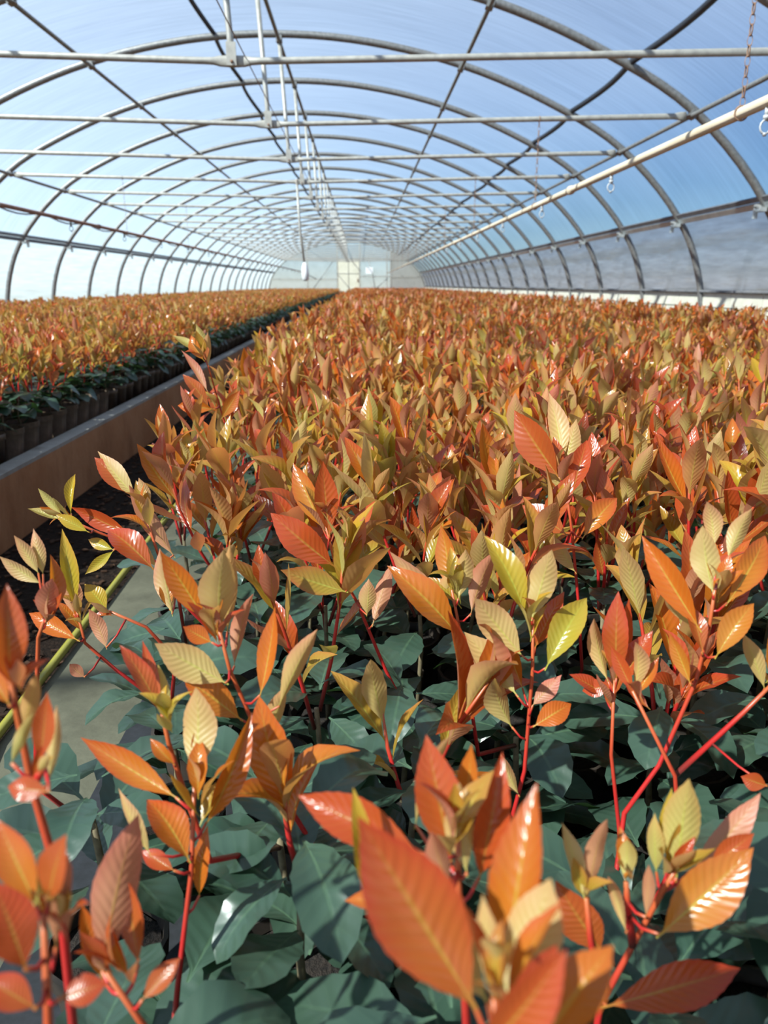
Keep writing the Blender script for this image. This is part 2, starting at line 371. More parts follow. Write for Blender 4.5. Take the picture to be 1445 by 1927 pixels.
# film rails with clamps at every arch
for side, wall in ((-1, wl), (1, wr)):
    x = XC + on_arch(ZRAIL, side) + side * 0.012; tilt = Matrix.Rotation(side * 0.62, 3, 'Y') if side < 0 else Matrix.Rotation(0.62, 3, 'Y').inverted()
    ly = YEND - Y0; cy_ = (YEND + Y0) / 2
    inn = -side
    r_ = MB().box((x + inn * 0.02, cy_, ZRAIL - 0.012), (0.016, ly, 0.045), tilt).obj('film_rail', M['rail'] if side > 0 else M['rail_dark'], wall, smooth=False)
    MB().box((x + inn * 0.02 - side * 0.024, cy_, ZRAIL + 0.032), (0.02, ly, 0.036), tilt).obj('clamp_strip', M['rail_dark'], wall, smooth=False)
    mb = MB(); mb.box((0, 0, 0), (0.05, 0.10, 0.03)); mb.box((inn * 0.02, 0.03, -0.03), (0.03, 0.022, 0.06)); mb.ring((inn * 0.01, 0, 0.01), 0.036, 0.010, (0.55 * side, 0, 0.83), 10, 4)
    me = mb.mesh('rail_bracket', M['rail'], False)
    for y in YA[3:18]:
        o = link(bpy.data.objects.new('rail_bracket', me), wall); o.location = (x + inn * 0.045, y, ZRAIL - 0.045)
xb = XC + on_arch(ZBASE, 1)
MB().tube([(xb - 0.01, Y0, ZBASE - 0.01), (xb - 0.01, YEND, ZBASE - 0.01)], 0.014, 6).obj('bottom_rail', M['rail_dark'], wr)
# low base wall of cream blocks on the right
bs_ = MB().box((xb + 0.09, (Y0 + YEND) / 2, 0.32), (0.06, YEND - Y0, 0.64)).obj('baseboard_right', M['soil'], smooth=False); tag(bs_, 'low base wall of cream blocks under the right film', kind='structure')
blk = MB().box((0, 0, 0), (0.055, 0.565, 0.125)).mesh('block', M['block'], False)
ncol = int((YEND - 3.5) / 0.575)
for r_ in range(2):
    for c in range(ncol):
        o = link(bpy.data.objects.new('block', blk), bs_); o.location = (xb + 0.045, 3.8 + c * 0.575 + 0.28 * (r_ % 2), 0.615 - r_ * 0.135)

# ------------------------------------------------------------------ end wall and its door
def end_piece(x0, x1, zlo, y, name, m, parent):
    xs = [x0] + [XC + a for a, z in PROF if x0 < XC + a < x1 and z > 1.0] + [x1]; xs = sorted(set(xs))
    def zt(x): return max(zlo + 0.01, float(np.interp(x - XC, [q[0] for q in PROF], [q[1] for q in PROF])))
    vs_ = [(x, y, zlo) for x in xs] + [(x, y, zt(x)) for x in xs]; n = len(xs)
    return MB().add(vs_, [(i, i + 1, n + i + 1, n + i) for i in range(n - 1)]).obj(name, m, parent, smooth=False)
we = empty('wall_back', (0, 0, 0)); tag(we, 'film-covered end wall of the tunnel with posts and braces', kind='structure')
yE = YEND + 0.02
DX0, DX1, DZ = -1.19, -0.10, 1.98
for x0, x1, zl, m in ((XC - 4.0, -2.73, 0, 'end_film'), (-2.73, DX0, 0, 'end_film'), (DX0, DX1, DZ, 'end_film'), (DX1, 1.48, 0, 'end_film'), (1.48, XC + 4.0, 0, 'end_curtain')):
    end_piece(x0 + 0.004, x1 - 0.004, zl, yE, 'film_panel', M[m], we)
for x, zt in ((-2.73, 2.55), (DX0 - 0.03, 2.78), (DX1 + 0.03, 2.78), (1.30, 2.4), (1.48, 2.35)):
    MB().box((x, yE - 0.03, zt / 2), (0.05, 0.05, zt)).obj('post', M['steel_pale'], we, smooth=False)
for x0, x1, z in ((XC - 3.9, DX0, 1.02), (DX1, XC + 3.9, 1.16), (XC - 3.2, XC + 3.2, DZ + 0.03)):
    MB().box(((x0 + x1) / 2, yE - 0.05, z), (x1 - x0, 0.04, 0.05)).obj('cross_rail', M['steel_pale'], we, smooth=False)
for a, b in (((-2.5, 0.5), (DX0 - 0.2, 1.95)), ((0.35, 1.95), (0.72, 0.4)), ((0.8, 0.6), (1.35, 1.1)), ((-3.6, 1.5), (-2.3, 1.05))):
    MB().tube([(a[0], yE - 0.08, a[1]), ((a[0] + b[0]) / 2 + 0.05, yE - 0.08, (a[1] + b[1]) / 2 + 0.05), (b[0], yE - 0.08, b[1])], 0.02, 6).obj('brace', M['steel'], we)
dr = MB().box(((DX0 + DX1) / 2, yE - 0.02, DZ / 2), (DX1 - DX0, 0.03, DZ)).obj('door_1', M['rail_dark'], smooth=False); tag(dr, 'cream double door in the far end wall', kind='structure')
xm = (DX0 + DX1) / 2
for cx in ((DX0 + xm) / 2, (xm + DX1) / 2):
    for z0, z1 in ((0.02, 1.27), (1.30, DZ - 0.02)):
        MB().box((cx, yE - 0.05, (z0 + z1) / 2), ((DX1 - DX0) / 2 - 0.03, 0.03, z1 - z0)).obj('door_panel', M['door'], dr, smooth=False)
MB().box((DX1 - 0.09, yE - 0.08, 0.98), (0.04, 0.04, 0.16)).obj('door_handle', M['rust'], dr, smooth=False)
sg = MB().box((0.40, yE - 0.09, 1.45), (0.36, 0.012, 0.32)); sg = sg.obj('paper_sign', M['white'], smooth=False); tag(sg, 'blank white paper sign beside the door on the far end wall', 'sign')
# the near end, behind the camera
wf = end_piece(XC - 4.0, XC + 4.0, 0, Y0 - 0.02, 'wall_front', M['end_film'], None); tag(wf, 'film end wall behind the camera', kind='structure')

# ------------------------------------------------------------------ irrigation pipes
def emitter_mesh():
    mb = MB(); mb.tube([(0, 0, 0), (0, 0, -0.022)], [0.008, 0.008], 8); mb.tube([(0, 0, -0.022), (0, 0, -0.030), (0, 0, -0.036)], [0.011, 0.011, 0.006], 8)
    mb.ring((0, 0, -0.055), 0.020, 0.0035, (0, 1, 0), 12, 5, 0.85); mb.tube([(0, 0, -0.072), (0, 0, -0.082)], [0.008, 0.005], 8); return mb
em_grey = emitter_mesh().mesh('emitter', M['clear_plastic']); em_dark = emitter_mesh().mesh('emitter', M['black'])
def chain(x, y, z0, z1, mat_, parent, pipe_r):
    mb = MB(); n = int((z1 - z0) / 0.030)
    for k in range(n):
        z = z0 + (k + 0.5) * (z1 - z0) / n
        mb.ring((x, y, z), 0.0175, 0.0026, (1, 0, 0) if k % 2 else (0, 1, 0), 8, 4, 0.5)
    mb.ring((x, y, z0 - pipe_r), pipe_r + 0.004, 0.003, (0, 1, 0), 14, 4)
    mb.ring((x, y, z1 + 0.016), 0.021, 0.003, (1, 0, 0), 12, 4)
    return mb.obj('hanger_chain', mat_, parent)
def irrigation(x, z, r, m, ys, chains, em, label, cmat, couplings):
    root = empty('irrigation_pipe', (x, 0, z)); tag(root, label, 'pipe')
    MB().tube([(0, -3.0, 0), (0, YEND - 1.0, 0)], r, 12).obj('pipe_body', m, root)
    for y in couplings:
        MB().tube([(0, y - .05, 0), (0, y - .045, 0), (0, y - .012, 0), (0, y - .012, 0), (0, y + .012, 0), (0, y + .012, 0), (0, y + .045, 0), (0, y + .05, 0)], [r * 1.05, r * 1.22, r * 1.22, r * 1.4, r * 1.4, r * 1.22, r * 1.22, r * 1.05], 12).obj('coupling', m, root)
    for y in ys:
        o = link(bpy.data.objects.new('emitter', em), root); o.location = (0, y, -r)
    for y in chains:
        # up to the tie bar above
        t_ = abs(x - XM) / (XC + 3.04 - XM if x > XM else XM - (XC - 3.04)); zb = ZM + (ZT - ZM) * t_
        chain(0, y, r, zb - z - 0.018, cmat, root, r)
    return root
irrigation(1.27, Zw(0.572), 0.0185, M['pvc'], [2.62 + 1.56 * k for k in range(22)], [y for y in YA[4:24:2]][0:], em_grey,
           'cream plastic irrigation pipe with hanging emitters, running along the right side', M['rust'], [4.98, 11.0, 17.0, 23.0])
irrigation(-2.60, Zw(0.578), 0.0160, M['rusty_pipe'], [5.80 + 1.62 * k for k in range(18)], [y for y in YA[6:24:2]], em_dark,
           'rust-brown irrigation pipe on chains, running along the left side', M['clear_plastic'], [8.2, 14.2])
# the extra chain nearest the camera on the right hangs crooked
pts = []
xh = XC + on_arch(Zw(0.93), -1) + 0.035
for k in range(5, NARCH - 1):
    for j in range(6):
        t_ = j / 6; pts.append((xh, YA[k] + DY * t_, Zw(0.93) - 0.07 * math.sin(PI * t_)))
o = MB().tube(pts, 0.010, 6).obj('cable', M['black']); tag(o, 'thin black cable looped from arch to arch along the left side', 'cable')
# pole hanging in the middle distance
hp = empty('hanging_pole', (-0.70, YA[8], ZM)); tag(hp, 'pale pole with a white bulb hanging from a tie bar in the aisle', 'pole')
MB().tube([(0, -0.02, 0.03), (0.02, -0.02, -0.5), (0.06, -0.02, -0.86)], [0.014, 0.013, 0.012], 8).obj('rod', M['steel_pale'], hp)
MB().tube([(0.06, -0.02, -0.84), (0.062, -0.02, -0.88), (0.064, -0.02, -0.94), (0.067, -0.02, -1.02), (0.068, -0.02, -1.04)], [0.014, 0.032, 0.042, 0.040, 0.018], 10).obj('bulb', M['white'], hp)
MB().ring((0, -0.02, 0.0), 0.024, 0.004, (1, 0, 0), 10, 4).obj('hook', M['rust'], hp)

# hose along the right bed
rng = random.Random(3)
pts = [(-0.615 + 0.012 * math.sin(y * 1.7) + (0.05 if y < 0.9 else 0), y, 0.041) for y in [-0.4 + 0.25 * k for k in range(60)]]
o = MB().tube(pts, 0.0085, 10).obj('garden_hose', M['hose']); tag(o, 'yellow hose with green stripe lying along the concrete edge of the aisle', 'hose')
# bark chips in the aisle
mb = MB()
for _ in range(2600):
    y = 0.3 + 7.0 * rng.random() ** 1.6; x = rng.uniform(KX + 0.01, RX0 - 0.01); s_ = rng.uniform(0.006, 0.022)
    R_ = Matrix.Rotation(rng.uniform(0, 6.3), 3, 'Z') @ Matrix.Rotation(rng.uniform(-.5, .5), 3, 'X')
    mb.box((x, y, 0.004), (s_, s_ * rng.uniform(.3, .7), 0.004), R_)
o = mb.obj('bark_chips', M['chip'], smooth=False); tag(o, 'loose dark bark chips strewn over the aisle floor', 'bark chips', kind='stuff')

# ------------------------------------------------------------------ leaves
def leaf_data(nseg, bend, fold, a, b, wave=0.0, twist=0.0, serr=0.03, round_tip=0.0):
    """unit leaf: stalk at the origin, +Y to the tip, +Z the upper face; widest part = 1"""
    ts = [i / nseg for i in range(nseg + 1)]
    tm = a / (a + b); mx = tm ** a * (1 - tm) ** b
    V, UV = [], []
    y = z = 0.0; ang = -bend * 0.35
    for i, t in enumerate(ts):
        if i:
            ang = -bend * 0.35 + bend * 1.35 * ((t + ts[i - 1]) / 2) ** 1.3
            y += math.cos(ang) / nseg; z -= math.sin(ang) / nseg
        tt = max(0.0, (t - 0.06) / 0.94)
        wd = (tt ** a * (1 - tt) ** b / mx) if 0 < tt < 1 else 0.0
        wd = max(wd, 0.045 if t < 0.2 else 0.0)
        if serr and 0.2 < t < 0.97: wd += serr * (1 if i % 2 else -1)
        tw = twist * t
        for e in (-1, -0.5, 0, 0.5, 1):
            x = e * wd * 0.5; h = abs(e) ** 1.15 * wd * fold + wave * wd * abs(e) * math.sin(t * 13 + (1.3 if e > 0 else 0))
            V.append((x * math.cos(tw), y, z + h + x * math.sin(tw) * 0.4)); UV.append((0.5 + 0.5 * e, t))
    Fq = [(i * 5 + k, i * 5 + k + 1, (i + 1) * 5 + k + 1, (i + 1) * 5 + k) for i in range(nseg) for k in range(4)]
    return V, Fq, UV
SHAPES = [(0.25, 0.07, 1.25, 1.25, 0.008, 0.15), (0.7, 0.10, 1.3, 1.25, 0.012, -0.2), (-0.25, 0.06, 1.25, 1.35, 0.008, 0.2), (0.45, 0.04, 1.15, 1.15, 0.016, 0.0), (1.1, 0.09, 1.3, 1.25, 0.012, 0.2)]
GSHAPES = [(0.5, 0.05, 0.95, 0.75, 0.02, 0.1), (0.9, 0.07, 0.9, 0.7, 0.035, -0.2), (0.2, 0.04, 1.0, 0.75, 0.025, 0.2)]
LEAF = {}
def make_leaf(key, nseg, sh, m):
    V, Fq, UV = leaf_data(nseg, *sh)
    mb = MB(); mb.v, mb.f, mb.uv = V, Fq, UV
    LEAF[key] = {'me': mb.mesh('leaf', m), 'v': np.array(V), 'f': np.array(Fq), 'uv': np.array(UV), 'm': key[0]}
for c in 'OTRY':
    for i, sh in enumerate(SHAPES):
        make_leaf((c, i), 10, sh, M[c]); make_leaf((c, i, 'fine'), 24, (*sh, 0.015), M[c])
for i, sh in enumerate(GSHAPES):
    make_leaf(('G', i), 12, sh, M['G'])

def leaf_matrix(base, d, n, ln, wd):
    d = d.normalized(); n = (n - d * n.dot(d)).normalized(); x = d.cross(n)
    return Matrix(((x.x * wd, d.x * ln, n.x * ln, base.x), (x.y * wd, d.y * ln, n.y * ln, base.y), (x.z * wd, d.z * ln, n.z * ln, base.z), (0, 0, 0, 1)))

MIX = 'OOOOTTTTTRRRRY'
def shoot(rng, b, t, n, L):
    """one red shoot from b to t with n leaves in a spiral; returns points, radii, leaves"""
    mid = b.lerp(t, 0.5) + Vector((rng.uniform(-.012, .012), rng.uniform(-.012, .012), 0))
    pts = [b, b.lerp(mid, .6), mid.lerp(t, .35), t]
    rad = [0.0026, 0.0024, 0.0020, 0.0012]
    ax = (t - b).normalized(); u = ax.orthogonal().normalized(); w_ = ax.cross(u)
    ph = rng.uniform(0, 6.3); leaves = []; tone = rng.choice(MIX); slen = (t - b).length
    for k in range(n):
        f = k / max(1, n - 1); s_ = 0.30 + 0.70 * f ** 0.8
        q = (pts[0].lerp(pts[1], s_ / .3) if s_ < .3 else pts[1].lerp(pts[2], (s_ - .3) / .38) if s_ < .68 else pts[2].lerp(pts[3], (s_ - .68) / .32))
        a_ = ph + k * 2.399 + rng.uniform(-.25, .25); r = u * math.cos(a_) + w_ * math.sin(a_)
        th = (0.76 - 0.62 * f) * rng.uniform(0.55, 1.2)
        d = ax * math.cos(th) + r * math.sin(th); nrm = ax * math.sin(th) - r * math.cos(th) + w_ * rng.uniform(-.35, .35) + u * rng.uniform(-.35, .35)
        ln = L * (0.72 + 0.5 * math.sin(PI * (0.15 + 0.75 * f)) - 0.45 * max(0, f - .75) / .25) * rng.uniform(.85, 1.1)
        c = tone if rng.random() < .55 else rng.choice(MIX)
        leaves.append(((c, rng.randrange(5)), leaf_matrix(q, d, nrm, ln, ln * rng.uniform(.26, .34))))
    return pts, rad, leaves

def green_leaves(rng, z0, z1, n, spread=1.0, low=-.25):
    res = []; ph = rng.uniform(0, 6.3)
    for k in range(n):
        a_ = ph + k * 2.399 + rng.uniform(-.3, .3); el = rng.uniform(low, .45)
        d = Vector((math.cos(a_) * math.cos(el), math.sin(a_) * math.cos(el), math.sin(el)))
        b = Vector((0, 0, z0 + (z1 - z0) * k / max(1, n - 1))) + Vector((d.x, d.y, 0)) * rng.uniform(.003, .025)
        ln = rng.uniform(.07, .105) * spread
        nr = Vector((rng.uniform(-.3, .3), rng.uniform(-.3, .3), 1))
        res.append((('G', rng.randrange(3)), leaf_matrix(b, d, nr, ln, ln * rng.uniform(.44, .54))))
    return res

POT_H = 0.115
def pot_mesh(m):
    r0, r1, h = 0.042, 0.055, POT_H; n = 16; mb = MB()
    pr = [(r0, 0), (r1 * .96, h * .84), (r1 * 1.04, h * .84), (r1 * 1.06, h), (r1 * .98, h), (r1 * .93, h * .88)]
    vs_, fc = [], []
    for j, (r, z) in enumerate(pr):
        for k in range(n):
            a = 2 * PI * k / n; rr = r * (1 + (0.035 if (k % 2 and j < 2) else 0)); vs_.append((rr * math.cos(a), rr * math.sin(a), z))
    fc = [(i * n + k, i * n + (k + 1) % n, (i + 1) * n + (k + 1) % n, (i + 1) * n + k) for i in range(len(pr) - 1) for k in range(n)] + [tuple(range(n - 1, -1, -1))]
    return mb.add(vs_, fc).mesh('pot', m, False)
pot_me = {False: pot_mesh(M['pot']), True: pot_mesh(M['tray_pot'])}
soil_me = MB().add([(0, 0, POT_H * .90)] + [(0.052 * math.cos(2 * PI * k / 10), 0.052 * math.sin(2 * PI * k / 10), POT_H * .87) for k in range(10)], [(0, 1 + k, 1 + (k + 1) % 10) for k in range(10)]).mesh('soil', M['soil'])

def plant_spec(rng, left, zmax=0.40, nshoot=None, length=(0.13, 0.25), tops=None):
    """local plant: woody trunk, red shoots with leaves, green leaves; zmax = height of the shoots' start above the pot foot"""
    trunk = 0.19 if left else rng.uniform(.25, .31)
    sp = {'trunk': ([Vector((0, 0, POT_H * .8)), Vector((rng.uniform(-.008, .008), rng.uniform(-.008, .008), trunk * .7)), Vector((0, 0, trunk))], [0.004, 0.0036, 0.003]), 'shoots': []}
    ns = rng.choice((2, 3, 3, 4)) if nshoot is None else nshoot
    ph = rng.uniform(0, 6.3)
    for k in range(ns):
        a_ = ph + k * 2 * PI / max(1, ns) + rng.uniform(-.5, .5); L = rng.uniform(*length) * (0.8 if left else 1.0)
        lean = rng.uniform(.10, .42)
        b = Vector((0.004 * math.cos(a_), 0.004 * math.sin(a_), trunk - rng.uniform(0, .05)))
        t = b + Vector((math.cos(a_) * lean, math.sin(a_) * lean, 1)).normalized() * L
        sp['shoots'].append(shoot(rng, b, t, rng.randrange(8, 12) if L > .12 else rng.randrange(5, 8), rng.uniform(.068, .090) * (.9 if left else 1)))
    sp['green'] = green_leaves(rng, trunk - (.05 if left else .10), trunk + .03, 14 if left or nshoot is not None else rng.randrange(8, 12), low=-.5 if left else -.25)
    return sp

def plant_objects(x, y, z, spec, left, label, group, rotz=0.0):
    root = empty('potted_photinia', (x, y, z)); root.rotation_euler.z = rotz
    tag(root, label, 'plant', group)
    p_ = link(bpy.data.objects.new('pot', pot_me[left]), root); link(bpy.data.objects.new('soil', soil_me), p_)
    if spec.get('trunk'): MB().tube(spec['trunk'][0], spec['trunk'][1], 6).obj('trunk', M['wood'], root)
    for pts, rad, leaves in spec['shoots']:
        st = MB().tube(pts, rad, 6).obj('stem', M['stem'], root)
        for key, mx in leaves:
            o = link(bpy.data.objects.new('leaf', LEAF[key]['me']), st); o.matrix_basis = mx
    for key, mx in spec['green']:
        o = link(bpy.data.objects.new('green_leaf', LEAF[key]['me']), root); o.matrix_basis = mx
    return root

MATS = ['O', 'T', 'R', 'Y', 'G', 'stem', 'wood', 'soil']
def plant_joined(name, rng, spec, left):
    """the same plant as one mesh, for the mass in the distance"""
    V, Fs, UV, MI, TI = [], [], [], [], []; nb = 0
    def add(v, f, uv, mi):
        nonlocal nb
        V.append(np.asarray(v, float)); UV.append(np.asarray(uv, float)); ti = rng.random()
        for q in f: Fs.append([int(i) + nb for i in q]); MI.append(mi)
        TI.append(np.full(len(v), ti)); nb += len(v)
    def addl(key, mx):
        d = LEAF[key]; m_ = np.array(mx); add(d['v'] @ m_[:3, :3].T + m_[:3, 3], d['f'], d['uv'], MATS.index(d['m']))
    for pts, rad, leaves in spec['shoots']:
        mb = MB().tube(pts, rad, 5, cap=False); add(mb.v, mb.f, mb.uv, 5)
        for key, mx in leaves: addl(key, mx)
    for key, mx in spec['green']: addl(key, mx)
    mb = MB().tube(spec['trunk'][0], spec['trunk'][1], 5, cap=False); add(mb.v, mb.f, mb.uv, 6)
    pm = pot_me[left]; add([tuple(v.co) for v in pm.vertices], [list(p.vertices) for p in pm.polygons], [(0.5, 0.5)] * len(pm.vertices), 8)
    add([tuple(v.co) for v in soil_me.vertices], [list(p.vertices) for p in soil_me.polygons], [(0.5, 0.5)] * len(soil_me.vertices), 7)
    me = bpy.data.meshes.new(name); Va = np.concatenate(V); me.from_pydata(Va.tolist(), [], Fs)
    UVa = np.concatenate(UV).astype(np.float32); li = np.empty(len(me.loops), np.int32); me.loops.foreach_get('vertex_index', li)
    me.uv_layers.new(name='UVMap').data.foreach_set('uv', UVa[li].ravel())
    for k in MATS: me.materials.append(M[k])
    me.materials.append(M['tray_pot' if left else 'pot'])
    me.polygons.foreach_set('material_index', np.array(MI, np.int32))
    a_ = me.attributes.new('tint', 'FLOAT', 'POINT'); a_.data.foreach_set('value', np.concatenate(TI).astype(np.float32))
    me.shade_smooth(); me.update(); return bpy.data.objects.new(name, me)

